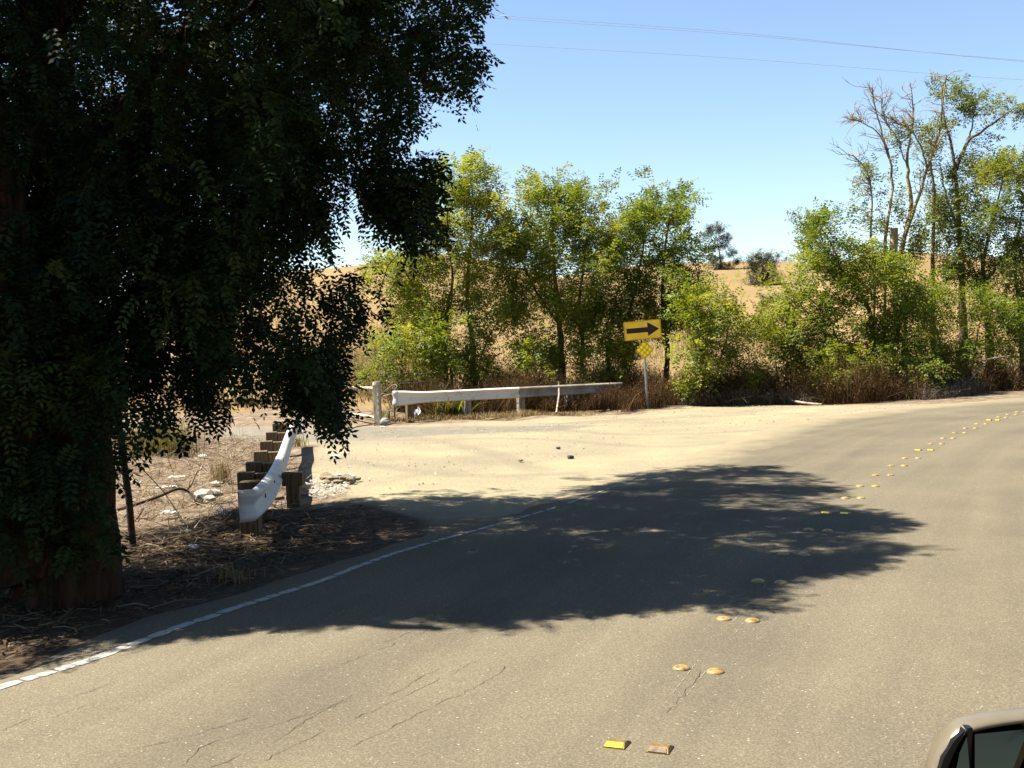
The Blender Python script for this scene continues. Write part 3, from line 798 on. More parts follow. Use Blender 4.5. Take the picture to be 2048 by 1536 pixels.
tree('locust_tree', 'rounded green tree with a thick trunk behind the middle of the long guardrail', 'tree', (*P(1125, 800, 36)[:2], 0),
     [(pxs([(1125, 805), (1123, 720), (1120, 650), (1110, 560), (1105, 470), (1110, 380)], 36), 0.15, 0.02), (pxs([(1160, 805), (1165, 700), (1160, 610), (1170, 500), (1180, 430)], 36.3), 0.09, 0.02), (pxs([(1120, 650), (1070, 580), (1040, 510)], 36, -0.6), 0.06, 0.015)],
     pxl([(1085, 385, 50, 35), (1140, 395, 55, 38), (1095, 450, 85, 55), (1165, 450, 50, 55), (1050, 520, 60, 60), (1120, 530, 75, 55), (1180, 540, 50, 60), (1080, 605, 80, 40), (1150, 620, 60, 50), (1060, 690, 60, 35), (1130, 690, 60, 40), (1215, 470, 30, 46), (1020, 610, 36, 36)], 36, 1.7, 26),
     'leaf_b', per=16, pods=34, tint_base=0.56, group=ROW, limb_names=['trunk', 'trunk', 'branch'])
tree('locust_shrub', 'small green shrub growing up just behind the guardrail middle', 'shrub', (*P(1060, 815, 34)[:2], 0),
     [(pxs([(1060, 815), (1058, 750), (1050, 700)], 34), 0.035, 0.01), (pxs([(1060, 815), (1085, 760), (1100, 710)], 34), 0.03, 0.01)],
     pxl([(1055, 715, 50, 28), (1085, 740, 40, 30), (1040, 755, 30, 15), (1180, 770, 26, 14)], 34, 0.7, 34), 'leaf_b', per=13, tint_base=0.55, droop=0.3, group=ROW)
tree('locust_tree', 'dark green multi-stemmed tree rising behind the yellow arrow sign', 'tree', (*P(1310, 800, 36.3)[:2], 0),
     [(pxs([(1330, 805), (1335, 700), (1325, 600), (1330, 500), (1345, 430), (1370, 385)], 36.3), 0.11, 0.015), (pxs([(1255, 805), (1250, 700), (1265, 600), (1285, 500), (1290, 420)], 36.5), 0.09, 0.015), (pxs([(1230, 805), (1215, 720), (1225, 640), (1240, 560)], 36.2), 0.07, 0.015)],
     pxl([(1295, 415, 32, 36), (1362, 410, 28, 38), (1265, 455, 45, 38), (1320, 470, 60, 50), (1250, 520, 55, 45), (1320, 550, 75, 55), (1380, 540, 40, 60), (1240, 600, 60, 50), (1310, 620, 70, 45), (1240, 680, 50, 40), (1360, 620, 45, 40), (1200, 640, 40, 40)], 36.3, 1.7, 29),
     'leaf_b', per=16, pods=34, tint_base=0.42, group=ROW, limb_names=['trunk', 'trunk', 'trunk'])
tree('locust_shrub', 'bright green shrub overlapping the right edge of the arrow sign', 'shrub', (*P(1400, 806, 33.0)[:2], 0),
     [(pxs([(1400, 806), (1395, 740), (1390, 690), (1375, 650)], 33, -0.9), 0.05, 0.012), (pxs([(1410, 806), (1440, 720), (1460, 640), (1450, 590)], 33), 0.05, 0.012), (pxs([(1405, 806), (1490, 760), (1510, 720)], 33), 0.035, 0.01)],
     pxl([(1408, 645, 34, 30), (1385, 700, 40, 26, -0.6), (1430, 610, 60, 45), (1450, 660, 70, 45), (1395, 750, 45, 26), (1470, 720, 55, 40), (1500, 770, 30, 20), (1530, 640, 30, 30), (1380, 590, 40, 40)], 33, 0.9, 36),
     'leaf_b', per=15, tint_base=0.66, droop=0.28, pods=10, group=ROW)
tree('locust_tree', 'broad green tree with a feathery upright top right of the gap in the row', 'tree', (*P(1700, 800, 34.5)[:2], 0),
     [(pxs([(1745, 800), (1748, 720), (1745, 650), (1720, 580), (1680, 520), (1640, 450)], 34.5), 0.13, 0.015), (pxs([(1780, 800), (1785, 720), (1800, 640), (1790, 560)], 34.8), 0.08, 0.015), (pxs([(1690, 800), (1680, 720), (1660, 640), (1610, 590)], 34.2), 0.06, 0.015)],
     pxl([(1622, 450, 26, 28), (1655, 445, 20, 18), (1630, 500, 50, 35), (1700, 520, 70, 35), (1660, 570, 90, 50), (1750, 560, 70, 50), (1610, 620, 60, 45), (1700, 640, 90, 50), (1790, 600, 60, 60), (1640, 690, 70, 45), (1740, 700, 70, 45), (1620, 740, 45, 25), (1700, 755, 55, 22), (1570, 660, 40, 40), (1810, 670, 50, 50), (1640, 752, 42, 20, -1.4), (1720, 762, 46, 18, -1.5), (1790, 742, 44, 24, -1.3), (1680, 720, 50, 26, -1.0), (1850, 748, 36, 18, -1.0)], 34.5, 1.5, 28),
     'leaf_b', per=16, pods=40, tint_base=0.55, group=ROW, limb_names=['trunk', 'trunk', 'branch'])

for bx_, lab, lob in ((965, 'small leafy shrub at the foot of the pale green tree trunks', [(955, 730, 44, 26), (985, 755, 34, 18), (930, 752, 30, 18)]), (1195, 'low leafy shrub left of the diamond sign post', [(1190, 725, 44, 26), (1220, 750, 34, 20), (1240, 720, 24, 22)]), (1560, 'low feathery shrub in the gap of the row', [(1500, 640, 34, 28), (1540, 625, 34, 26), (1545, 690, 44, 30), (1580, 730, 44, 26), (1540, 745, 34, 20), (1600, 690, 30, 26)])):
    tree('locust_shrub', lab, 'shrub', (*P(bx_, 812, 34.6)[:2], 0), [(pxs([(bx_, 815), (bx_ - 4, 760), (bx_ - 10, 720)], 34.6), 0.035, 0.01), (pxs([(bx_, 815), (bx_ - 6, 740), (bx_ - 22, 670)], 34.7), 0.03, 0.008) if bx_ == 1560 else (pxs([(bx_, 815), (bx_ - 2, 780)], 34.7), 0.02, 0.01), (pxs([(bx_, 815), (bx_ + 14, 770), (bx_ + 24, 735)], 34.6), 0.03, 0.01)],
         pxl(lob, 34.6, 0.8, 34), 'leaf_b', per=13, tint_base=0.6, droop=0.3, group=ROW)

# half-dead tree with bare lichen-covered limbs
dead = [pxs([(1812, 800), (1806, 640), (1800, 520), (1815, 455), (1835, 400), (1855, 335), (1868, 300), (1893, 262)], 38), pxs([(1815, 455), (1822, 400), (1814, 335), (1820, 270), (1828, 225), (1820, 165)], 38.2),
        pxs([(1745, 800), (1748, 560), (1742, 470), (1745, 400), (1735, 345), (1705, 310)], 37.7), pxs([(1765, 800), (1770, 520), (1775, 440), (1785, 380), (1780, 320), (1765, 270), (1748, 205), (1745, 175)], 37.9),
        pxs([(1868, 800), (1866, 480), (1868, 380), (1860, 320), (1880, 260), (1885, 200), (1893, 150)], 38.4), pxs([(1780, 320), (1760, 270), (1725, 245), (1700, 238)], 38), pxs([(1814, 335), (1795, 280), (1770, 240), (1760, 190)], 38.1), pxs([(1855, 335), (1840, 290), (1815, 255), (1790, 245)], 37.8)]
bare = []
for q in dead:
    q = np.array(q)
    for _ in range(24):
        t = random.uniform(0.55, 1.0) * (len(q) - 1); i = min(int(t), len(q) - 2)
        o = q[i] + (q[i + 1] - q[i]) * (t - i)
        dv = unit(np.array([random.gauss(-0.35, 0.8), random.gauss(0, 0.5), random.uniform(0.2, 1.0)]))
        L = random.uniform(0.3, 1.0)
        pts = [o]
        for s_ in range(5):
            dv = unit(dv + rng.normal(0, 0.22, 3)); pts.append(pts[-1] + dv * L / 5)
        bare.append((np.array(pts), np.linspace(0.014, 0.005, 6)))
        for _ in range(3):
            j = random.randint(1, 4); d2 = unit(dv + rng.normal(0, 0.7, 3))
            bare.append((np.array([pts[j] + d2 * (L * 0.12 * k_) + rng.normal(0, 0.01, 3) for k_ in range(4)]), np.linspace(0.008, 0.003, 4)))
tree('half_dead_tree', 'half-dead tree with bare yellowish limbs reaching above its sparse leaves', 'tree', (*P(1805, 800, 38)[:2], 0),
     [(dead[0], 0.18, 0.02), (dead[1], 0.09, 0.012), (dead[2], 0.09, 0.02), (dead[3], 0.10, 0.018), (dead[4], 0.11, 0.02), (dead[5], 0.035, 0.012), (dead[6], 0.03, 0.012), (dead[7], 0.04, 0.012), (pxs([(1786, 800), (1787, 620), (1788, 456)], 37.6), 0.16, 0.13)],
     pxl([(1728, 345, 20, 22), (1735, 395, 22, 30), (1765, 340, 26, 50), (1790, 420, 40, 45), (1738, 440, 20, 26), (1790, 275, 14, 14), (1845, 260, 26, 20), (1850, 430, 34, 50), (1800, 485, 50, 20), (1855, 340, 20, 30)], 38, 0.9, 18),
     'leaf_c', 'bark_lichen', per=9, pods=16, tint_base=0.5, group=ROW, bare=bare, droop=0.3, limb_names=['trunk', 'branch', 'trunk', 'trunk', 'trunk', 'branch', 'branch', 'branch', 'broken_trunk'])
tree('locust_tree', 'tallest leafy tree with open forked crown near the right edge', 'tree', (*P(1925, 790, 39)[:2], 0),
     [(pxs([(1930, 800), (1925, 600), (1920, 470), (1912, 370), (1905, 300), (1885, 220), (1888, 165)], 39), 0.19, 0.02), (pxs([(1912, 340), (1935, 285), (1965, 262), (1995, 240), (2030, 215)], 39, -0.6), 0.08, 0.015), (pxs([(1935, 285), (1945, 250), (1950, 210)], 39), 0.04, 0.012), (pxs([(1920, 470), (1895, 400), (1880, 330)], 39.2), 0.07, 0.015)],
     pxl([(1888, 175, 16, 14), (1905, 195, 20, 16), (1950, 190, 30, 24), (1975, 215, 34, 20), (2015, 205, 26, 16), (2035, 222, 20, 14), (1880, 260, 26, 24), (1925, 235, 22, 20), (1895, 320, 36, 24), (1935, 330, 34, 24), (1905, 390, 40, 30), (1895, 440, 40, 30), (1865, 290, 20, 18), (1850, 480, 44, 30), (1810, 500, 40, 22), (1910, 500, 50, 34), (1760, 492, 30, 18), (1960, 290, 30, 20), (1870, 400, 30, 24)], 39, 0.9, 23),
     'leaf_c', per=13, pods=24, tint_base=0.5, group=ROW, droop=0.2)
tree('locust_tree', 'dense olive green tree cut off by the right edge of the photo', 'tree', (*P(1990, 785, 37.5)[:2], 0),
     [(pxs([(1985, 800), (1975, 650), (1965, 540), (1985, 440), (2005, 360)], 37.5), 0.17, 0.02), (pxs([(2050, 800), (2040, 640), (2030, 520), (2045, 420)], 37.8), 0.12, 0.02), (pxs([(1975, 560), (2010, 510), (2050, 480)], 37.3), 0.06, 0.02)],
     pxl([(1975, 335, 50, 28), (2030, 345, 50, 40), (2080, 360, 60, 50), (1960, 395, 60, 40), (2020, 420, 60, 45), (1935, 450, 50, 40), (1990, 480, 60, 40), (2050, 490, 60, 50), (1945, 530, 60, 40), (2010, 560, 60, 45), (2070, 600, 60, 60), (2110, 450, 60, 80)], 37.5, 1.6, 24),
     'leaf_c', per=15, pods=38, tint_base=0.52, group=ROW, droop=0.2)
tree('locust_shrub', 'shady green shrub with brown twigs low beside the road at right', 'shrub', (*P(1890, 790, 36)[:2], 0),
     [(pxs([(1890, 800), (1885, 720), (1870, 650), (1850, 590)], 36), 0.07, 0.012), (pxs([(1930, 800), (1945, 720), (1960, 640)], 36.2), 0.07, 0.012), (pxs([(1850, 800), (1835, 720), (1820, 680)], 35.7), 0.05, 0.012)],
     pxl([(1850, 580, 45, 40), (1890, 620, 60, 45), (1950, 620, 60, 45), (2010, 640, 60, 45), (1850, 690, 45, 40), (1900, 700, 60, 40), (1960, 700, 60, 35), (2030, 690, 50, 40), (1900, 735, 40, 18, -0.8), (1830, 735, 36, 20, -0.8)], 36, 1.2, 27),
     'leaf_b', per=14, pods=14, tint_base=0.38, group=ROW, droop=0.25)
tree('locust_tree', 'golden green tree glimpsed through the gaps under the big dark tree', 'tree', (*P(390, 780, 40)[:2], 0),
     [(pxs([(395, 790), (392, 700), (388, 620), (380, 540)], 40), 0.12, 0.02), (pxs([(392, 700), (430, 640), (450, 580)], 40), 0.07, 0.015)],
     pxl([(370, 520, 50, 35), (330, 570, 50, 40), (400, 580, 60, 45), (450, 600, 50, 45), (340, 640, 60, 40), (430, 670, 70, 40), (300, 660, 50, 40)], 40, 1.6, 22), 'leaf_gold', per=14, tint_base=0.45)

# roadside trees behind the car: what its wing mirror shows
for bx, by, lab in ((-6.5, -7.0, 'dark roadside tree behind the car, seen only in its mirror'), (-3.5, -16.0, 'second dark roadside tree behind the car, seen only in its mirror'), (7.5, -9.0, 'dark tree on the near verge behind the car, seen only in its mirror')):
    tree('roadside_tree', lab, 'tree', (bx, by, 0), [([(bx, by, -0.1), (bx + 0.2, by, 2.5), (bx, by + 0.3, 5.5), (bx + 0.1, by, 8)], 0.3, 0.05)],
         [((bx, by, 5.6), (3.2, 3.2, 3.4), 200), ((bx + 0.6, by + 0.6, 2.4), (2.6, 2.6, 1.9), 120)], 'leaf_near', per=9, L=0.8, pairs=3, ll=0.30, lw=0.14, cr=0.5, tint_base=0.6)

# trees further off
def far_tree(name, label, px, py_base, Y, lobes, leaf, trunk_px, n=1.0, sz=1.0, group=None):
    b0 = P(px, py_base, Y)
    gz_ = hz(b0[0], Y)
    stems = [(np.vstack([[b0[0], Y, gz_ - 0.1]] + pxs(trunk_px, Y)), 0.006 * Y * 0.12 + 0.06, 0.04)]
    k_ = Y / FPX
    L = max(0.35, 2.6 * k_ * 3) * sz
    lb = []
    for x, y, rx, ry in lobes:
        r_ = (rx * k_, 0.8 * (rx + ry) / 2 * k_, ry * k_)
        lb.append((P(x, y, Y), r_, max(8, int(n * rx * ry / 7.0))))
    return tree(name, label, 'tree', (b0[0], Y, gz_), stems, lb, leaf, per=9, L=L, pairs=3, ll=L * 0.36, lw=L * 0.15, cr=L * 0.8, droop=0.25, tint_base=0.45, twig_min=0.02, group=group)
FARG = 'distant trees on the dry hills'
far_tree('eucalyptus_tree', 'tall ragged dark tree standing alone on the far slope', 1440, 545, 215, [(1432, 458, 20, 11), (1416, 470, 12, 8), (1450, 476, 14, 10), (1440, 490, 18, 8), (1462, 504, 11, 8), (1476, 521, 12, 7), (1432, 516, 16, 8), (1446, 532, 30, 8), (1424, 496, 8, 6)], 'leaf_far', [(1442, 530), (1438, 500), (1432, 470)], 3.2, 0.6, FARG)
far_tree('distant_bush_tree', 'rounded grey-green tree in the gap of the row', 1525, 588, 170, [(1510, 520, 16, 16), (1535, 518, 20, 14), (1525, 540, 32, 18), (1522, 562, 36, 18)], 'leaf_far', [(1525, 570), (1524, 545), (1528, 520)], 2.4, 0.7, FARG)
far_tree('distant_bush_tree', 'low dark bush at the foot of the rounded grey-green tree', 1550, 612, 140, [(1545, 598, 24, 10), (1560, 604, 16, 7)], 'leaf_near', [(1548, 604), (1548, 598)], 1.6, 0.8, FARG)
far_tree('distant_bush_tree', 'dry brown bush on the hill crest behind the pale green tree', 1010, 525, 84, [(985, 500, 26, 14), (1015, 508, 30, 14), (960, 498, 16, 10), (1040, 512, 16, 10)], 'leaf_dry', [(1005, 515), (1000, 500)], 1.4, 0.8, FARG)
far_tree('distant_bush_tree', 'tiny dark tree on the far ridge just right of the rounded grey-green tree', 1572, 527, 298, [(1570, 519, 7, 4), (1578, 521, 6, 3)], 'leaf_far', [(1572, 523), (1572, 518)], 3, 0.5, FARG)
far_tree('distant_conifer', 'dark narrow trees seen over the crest through the row', 1205, 560, 130, [(1195, 480, 16, 24), (1215, 490, 16, 30), (1205, 520, 26, 24), (1180, 510, 14, 16)], 'leaf_far', [(1205, 520), (1203, 480)], 1.4, 0.7, FARG)
far_tree('distant_bush_tree', 'dark bush partly hidden behind the shrub by the gate', 790, 655, 55, [(785, 632, 24, 14), (800, 640, 20, 12)], 'leaf_dry', [(788, 645), (788, 630)], 1.2, 0.5, FARG)

# ------------------------------------------------------------------ ground cover
def clumpy(p, scale=1.3, thr=0.0):
    v = np.sin(p[:, 0] * scale * 2.1 + 1.3) + np.sin(p[:, 1] * scale * 1.7 + p[:, 0] * scale) + np.sin(p[:, 0] * scale * 5.3 - p[:, 1] * 3.1)
    return v

def blades(pts, h, w, lean, tint, curl=0.35):
    n = len(pts)
    az = rng.uniform(0, 2 * np.pi, n)
    dirv = np.stack([np.cos(az), np.sin(az), np.zeros(n)], -1)
    wv = np.stack([-np.sin(az + rng.normal(0, 0.8, n)), np.cos(az), np.zeros(n)], -1)
    h = np.broadcast_to(h, (n,))[:, None]; ln = (np.abs(rng.normal(0, lean, n)))[:, None]
    b0 = np.asarray(pts)
    m1 = b0 + np.array([0, 0, 1.0]) * h * 0.55 + dirv * h * ln * 0.4
    t1 = b0 + np.array([0, 0, 1.0]) * h * (1 - curl * ln * 0.5) + dirv * h * ln
    w2 = np.broadcast_to(w, (n,))[:, None] / 2
    V = np.stack([b0 - wv * w2, b0 + wv * w2, m1 + wv * w2 * 0.8, m1 - wv * w2 * 0.8, t1 + wv * w2 * 0.25, t1 - wv * w2 * 0.25], 1).reshape(-1, 3)
    i = np.arange(n)[:, None] * 6
    Q = np.concatenate([i + np.array([[0, 1, 2, 3]]), i + np.array([[3, 2, 4, 5]])])
    return V, Q, np.repeat(tint, 6)

def scatter_line(pxpts, n, width, zfun=None):
    q = np.array([G(*p)[:2] for p in pxpts])
    d = np.r_[0, np.cumsum(np.linalg.norm(np.diff(q, axis=0), axis=1))]
    s_ = rng.uniform(0, d[-1], n)
    x = np.interp(s_, d, q[:, 0]) + rng.normal(0, 0.12, n); y = np.interp(s_, d, q[:, 1]) + rng.uniform(0, 1, n) * width
    return np.stack([x, y, H(x, y) - 0.03], -1)

def weeds(name, label, P0, h, w, lean, mat, heads=0):
    n = len(P0)
    t = np.clip(rng.normal(0.45, 0.28, n) + 0.12 * clumpy(P0), 0, 1)
    hh = h * rng.uniform(0.3, 1.15, n) * (1 + 0.28 * clumpy(P0, 0.9) / 1.5)
    V_, Q_, T_ = blades(P0, np.maximum(hh, 0.05), w, lean, t)
    if heads:
        idx = rng.integers(0, n, heads)
        o = P0[idx] + np.stack([rng.normal(0, 0.10, heads), rng.normal(0, 0.10, heads), hh[idx] * rng.uniform(0.45, 1.05, heads)], -1)
        d_ = unit(rng.normal(0, 1, (heads, 3))); w_ = unit(np.cross(d_, rng.normal(0, 1, (heads, 3))))
        s_ = rng.uniform(0.012, 0.035, (heads, 1))
        v2 = np.stack([o - d_ * s_, o + w_ * s_ * 0.5, o + d_ * s_, o - w_ * s_ * 0.5], 1).reshape(-1, 3)
        Q_ = np.concatenate([Q_, np.arange(heads * 4).reshape(-1, 4) + len(V_)])
        V_ = np.concatenate([V_, v2]); T_ = np.concatenate([T_, np.repeat(rng.uniform(0.25, 1.0, heads), 4)])
    return setp(mesh_np(name, V_, Q_, M[mat], None, T_), label, kind='stuff')

RA, RB = np.array(G(800, 843))[:2], np.array(P(1243, 800, 33.0))[:2]
def behind_rail(n, s0, s1, d0, d1):
    s_ = rng.uniform(s0, s1, n)[:, None]; d_ = rng.uniform(d0, d1, n)[:, None]
    dr = unit(RB - RA); nb = np.array([-dr[1], dr[0]])
    q = RA + dr * s_ + nb * d_
    return np.c_[q, H(q[:, 0], q[:, 1]) - 0.03]
def thin(p, k=0.6):
    return p[rng.uniform(-1.6, 1.6, len(p)) < clumpy(p, 0.9) + k]
weeds('dry_weeds', 'tall reddish brown dry weeds under the row of trees', thin(np.concatenate([behind_rail(20000, 0.9, 9.4, 0.5, 3.6), scatter_line([(1290, 817), (1400, 809), (1560, 807)], 8000, 2.8)]), 0.7), 1.0, 0.010, 0.8, 'dry_weed', 34000)
weeds('dry_weeds', 'low rusty weeds along the front of the long guardrail', thin(np.concatenate([behind_rail(4200, 4.2, 7.6, -0.55, 0.1), scatter_line([(1240, 824), (1330, 815)], 500, 0.6)]), 0.6), 0.5, 0.012, 0.5, 'dry_weed', 2500)
pw = np.concatenate([scatter_line([(1560, 807), (1700, 805), (1860, 798)], 6500, 3.4), scatter_line([(1800, 800), (1900, 790), (2090, 778)], 6500, 3.6)])
weeds('dry_weeds', 'thick rusty weeds beside the road bend', thin(pw), 0.95, 0.010, 0.6, 'dry_weed', 26000)
weeds('dry_weeds', 'grey tangled brush at the foot of the row', np.concatenate([scatter_line([(1370, 810), (1450, 809), (1540, 808)], 2600, 0.9), scatter_line([(1540, 808), (1620, 807)], 800, 0.7), scatter_line([(1850, 800), (1960, 788)], 1500, 1.0)]), 0.5, 0.012, 1.1, 'grey_brush', 1500)
pw = scatter_line([(560, 812), (700, 812), (860, 815)], 12000, 14.0)
weeds('dry_grass', 'golden dry grass of the field behind the gate', pw[clumpy(pw) > -1.2], 0.55, 0.012, 0.5, 'dry_grass', 4000)
x_ = rng.uniform(-16, 24, 26000); y_ = rng.uniform(36.5, 74, 26000)
pw = np.stack([x_, y_, H(x_, y_) - 0.05], -1)
weeds('dry_grass', 'golden dry grass on the slope behind the trees', pw, 0.42, 0.03, 0.55, 'dry_grass')
x_ = rng.uniform(-1, 1, 2600); pw = scatter_line([(770, 846), (840, 842), (1000, 836), (1200, 829)], 2200, 0.9)
weeds('dry_grass', 'yellow straw along the foot of the long guardrail', pw, 0.16, 0.016, 1.5, 'dry_grass')

# twigs and dry stalks on the waste ground at left
WASTE = [G(*p)[:2] for p in [(60, 1130), (240, 1125), (420, 1060), (600, 1005), (600, 930), (560, 905), (540, 880), (330, 868), (150, 880), (-60, 960)]]
def in_region(poly, n, soft=0.0):
    poly = np.array(poly); lo, hi = poly.min(0), poly.max(0)
    out = np.zeros((0, 2))
    while len(out) < n:
        q = rng.uniform(lo, hi, (n * 2, 2)); q = q[in_poly(q[:, 0], q[:, 1], poly)] + rng.normal(0, soft, (1, 1)) * 0
        q = q + rng.normal(0, soft, q.shape)
        out = np.vstack([out, q])
    return out[:n]
def sticks(n, poly, lmin, lmax, w, mat, name, label, tilt=0.25, zup=0.02, lo=0.0, hi=1.0, soft=0.0):
    q = in_region(poly, n, soft)
    if soft:
        q = q[poly_dist(q[:, 0], q[:, 1], CENTRE[::4], closed=False) > 4.35]; n = len(q)
    az = rng.uniform(0, 2 * np.pi, n); el = np.abs(rng.normal(0, tilt, n))
    d_ = np.stack([np.cos(az) * np.cos(el), np.sin(az) * np.cos(el), np.sin(el)], -1)
    L = rng.uniform(lmin, lmax, (n, 1)) * rng.uniform(0.4, 1, (n, 1))
    o = np.c_[q, np.full(n, 0.0) + rng.uniform(0, zup, n)]
    w_ = unit(np.cross(d_, np.array([0, 0, 1.0]) + rng.normal(0, 0.5, (n, 3)))) * (w * rng.uniform(0.5, 1.4, (n, 1)))
    bend = rng.normal(0, 0.08, (n, 3)) * L
    bend[:, 2] = np.abs(bend[:, 2])
    m_ = o + d_ * L * 0.5 + bend
    e_ = o + d_ * L
    V_ = np.stack([o - w_, o + w_, m_ + w_ * 0.8, m_ - w_ * 0.8, e_ + w_ * 0.4, e_ - w_ * 0.4], 1).reshape(-1, 3)
    i = np.arange(n)[:, None] * 6
    Q_ = np.concatenate([i + np.array([[0, 1, 2, 3]]), i + np.array([[3, 2, 4, 5]])])
    return setp(mesh_np(name, V_, Q_, M[mat], None, np.repeat(rng.uniform(lo, hi, n), 6)), label, kind='stuff')
sticks(6500, WASTE, 0.1, 0.75, 0.004, 'twig_litter', 'dry_twigs', 'tangle of pale dry stalks and twigs over the waste ground')
sticks(1500, WASTE, 0.2, 0.5, 0.003, 'dry_grass', 'dry_stalks', 'upright straw stalks on the waste ground', 1.1)
SH2 = [G(*p)[:2] for p in [(-200, 1410), (0, 1335), (290, 1228), (650, 1125), (740, 1085), (700, 1020), (560, 1015), (260, 1080), (-200, 1130)]]
sticks(6000, SH2, 0.03, 0.16, 0.008, 'leaf_litter', 'leaf_litter', 'brown leaf litter and bark under the big tree', 0.12, 0.01, soft=0.30)
sticks(900, SH2, 0.15, 0.6, 0.005, 'twig_litter', 'dry_twigs', 'fallen twigs in the shade of the big tree', 0.08, 0.015, 0.0, 0.8, soft=0.45)
STR = [G(*p)[:2] for p in [(640, 890), (760, 852), (1240, 829), (1420, 812), (1860, 806), (1800, 822), (1300, 880), (900, 965), (640, 990)]]
def pebbles(n, poly, smin, smax, mat, name, label):
    q = in_region(poly, n)
    s_ = (rng.uniform(0, 1, (n, 1)) ** 3) * (smax - smin) + smin
    base = np.array([[1, 0, 0], [0, 1, 0], [-1, 0, 0], [0, -1, 0], [0, 0, 0.8]])
    V_ = base[None] * s_[:, None] * rng.uniform(0.7, 1.3, (n, 5, 3))
    V_ = V_ + np.c_[q, np.full(n, -0.004)][:, None]
    i = np.arange(n)[:, None] * 5
    T_ = np.concatenate([i + np.array([[0, 1, 4]]), i + np.array([[1, 2, 4]]), i + np.array([[2, 3, 4]]), i + np.array([[3, 0, 4]])])
    return setp(mesh_np(name, V_.reshape(-1, 3), T_, M[mat], None, np.repeat(rng.uniform(0, 1, n), 5)), label, kind='stuff')
M['pebble'] = tint_mat('pebble', [(0, (0.10, 0.08, 0.06)), (0.5, (0.30, 0.25, 0.17)), (1, (0.50, 0.46, 0.37))])
pebbles(3200, STR, 0.005, 0.024, 'pebble', 'gravel', 'loose gravel scattered over the dirt turnout')
GRV = [G(*p)[:2] for p in [(600, 985), (612, 960), (650, 955), (700, 965), (690, 985), (640, 998)]]
M['pebble_white'] = tint_mat('pebble_white', [(0, (0.22, 0.19, 0.15)), (1, (0.50, 0.46, 0.39))])
pebbles(900, GRV, 0.006, 0.03, 'pebble_white', 'gravel', 'pale gravel spill beside the guardrail stub post')

# ------------------------------------------------------------------ guardrails
PROFILE = np.array([(0.0, 0.156), (0.02, 0.154), (0.075, 0.128), (0.083, 0.105), (0.075, 0.082), (0.006, 0.024), (0.0, 0.0), (0.006, -0.024), (0.075, -0.082), (0.083, -0.105), (0.075, -0.128), (0.02, -0.154), (0.0, -0.156)])
def w_rail(path, face, scale, flat):
    """sweep the W profile; face = horizontal unit vectors towards the road; flat 0..1 flattens it, scale widens it"""
    V_, n = [], len(path)
    kf = len(PROFILE)
    for i in range(n):
        for side in (0.0, -0.012):
            pr = PROFILE if side == 0 else PROFILE[::-1]
            for d_, z_ in pr:
                V_.append(path[i] + np.array([face[i][0], face[i][1], 0]) * (d_ * (1 - flat[i]) + side) + np.array([0, 0, z_ * scale[i]]))
    k = 2 * kf
    i = np.arange(n - 1)[:, None] * k + np.arange(k)[None, :]
    j = np.arange(n - 1)[:, None] * k + (np.arange(k)[None, :] + 1) % k
    Q_ = np.stack([i, j, j + k, i + k], -1).reshape(-1, 4)
    return np.array(V_), Q_

def post(name, parent, x, y, z0, z1, sx, sy, rz, mat, bev=0.008, lean=0.0):
    bm = bmesh.new()
    box(bm, (0, 0, (z0 + z1) / 2), (sx, sy, z1 - z0), 0, bev)
    o = bm_obj(name, bm, M[mat], parent)
    o.location = Vector((x, y, 0)) - Vector(parent.location)
    o.rotation_euler = (0, lean, rz)
    return o

# left one, running away from the road
top = [(476, 981), (490, 981), (505, 979), (524, 962), (540, 941), (552, 918), (560, 899), (567, 880), (574, 862), (580, 850), (586, 841)]
zt = 0.56
gp = np.array([G(px, py, zt) for px, py in top])
gp = smooth_path(gp, 60)
gt = np.gradient(gp[:, :2], axis=0); gt /= np.linalg.norm(gt, axis=1)[:, None]
gf = np.c_[gt[:, 1], -gt[:, 0]]                        # right of the running-away direction
gl = np.r_[0, np.cumsum(np.linalg.norm(np.diff(gp, axis=0), axis=1))]
flare = np.clip(1 - gl / 1.2, 0, 1)
rail_root = empty('guardrail', (gp[20][0], gp[20][1], 0), 'white guardrail with a flared bent end leading away beneath the big dark tree', 'guardrail', 'guardrails')
path = gp.copy(); path[:, 2] = zt - 0.156 * (1 + 0.06 * flare)
cut = int(np.searchsorted(gl, 3.6))
v, f = w_rail(path[:cut + 1], gf[:cut + 1], 1 + 0.06 * flare[:cut + 1], 0.45 * sstep(0.0, 1, flare[:cut + 1]))
mesh_np('end_section', v, f, M['rail'], rail_root, smooth=False)
path2 = path.copy(); path2[:, :2] += gf * 0.006
v, f = w_rail(path2[cut:], gf[cut:], np.ones(len(path2) - cut), np.zeros(len(path2) - cut))
mesh_np('rail', v, f, M['rail'], rail_root)
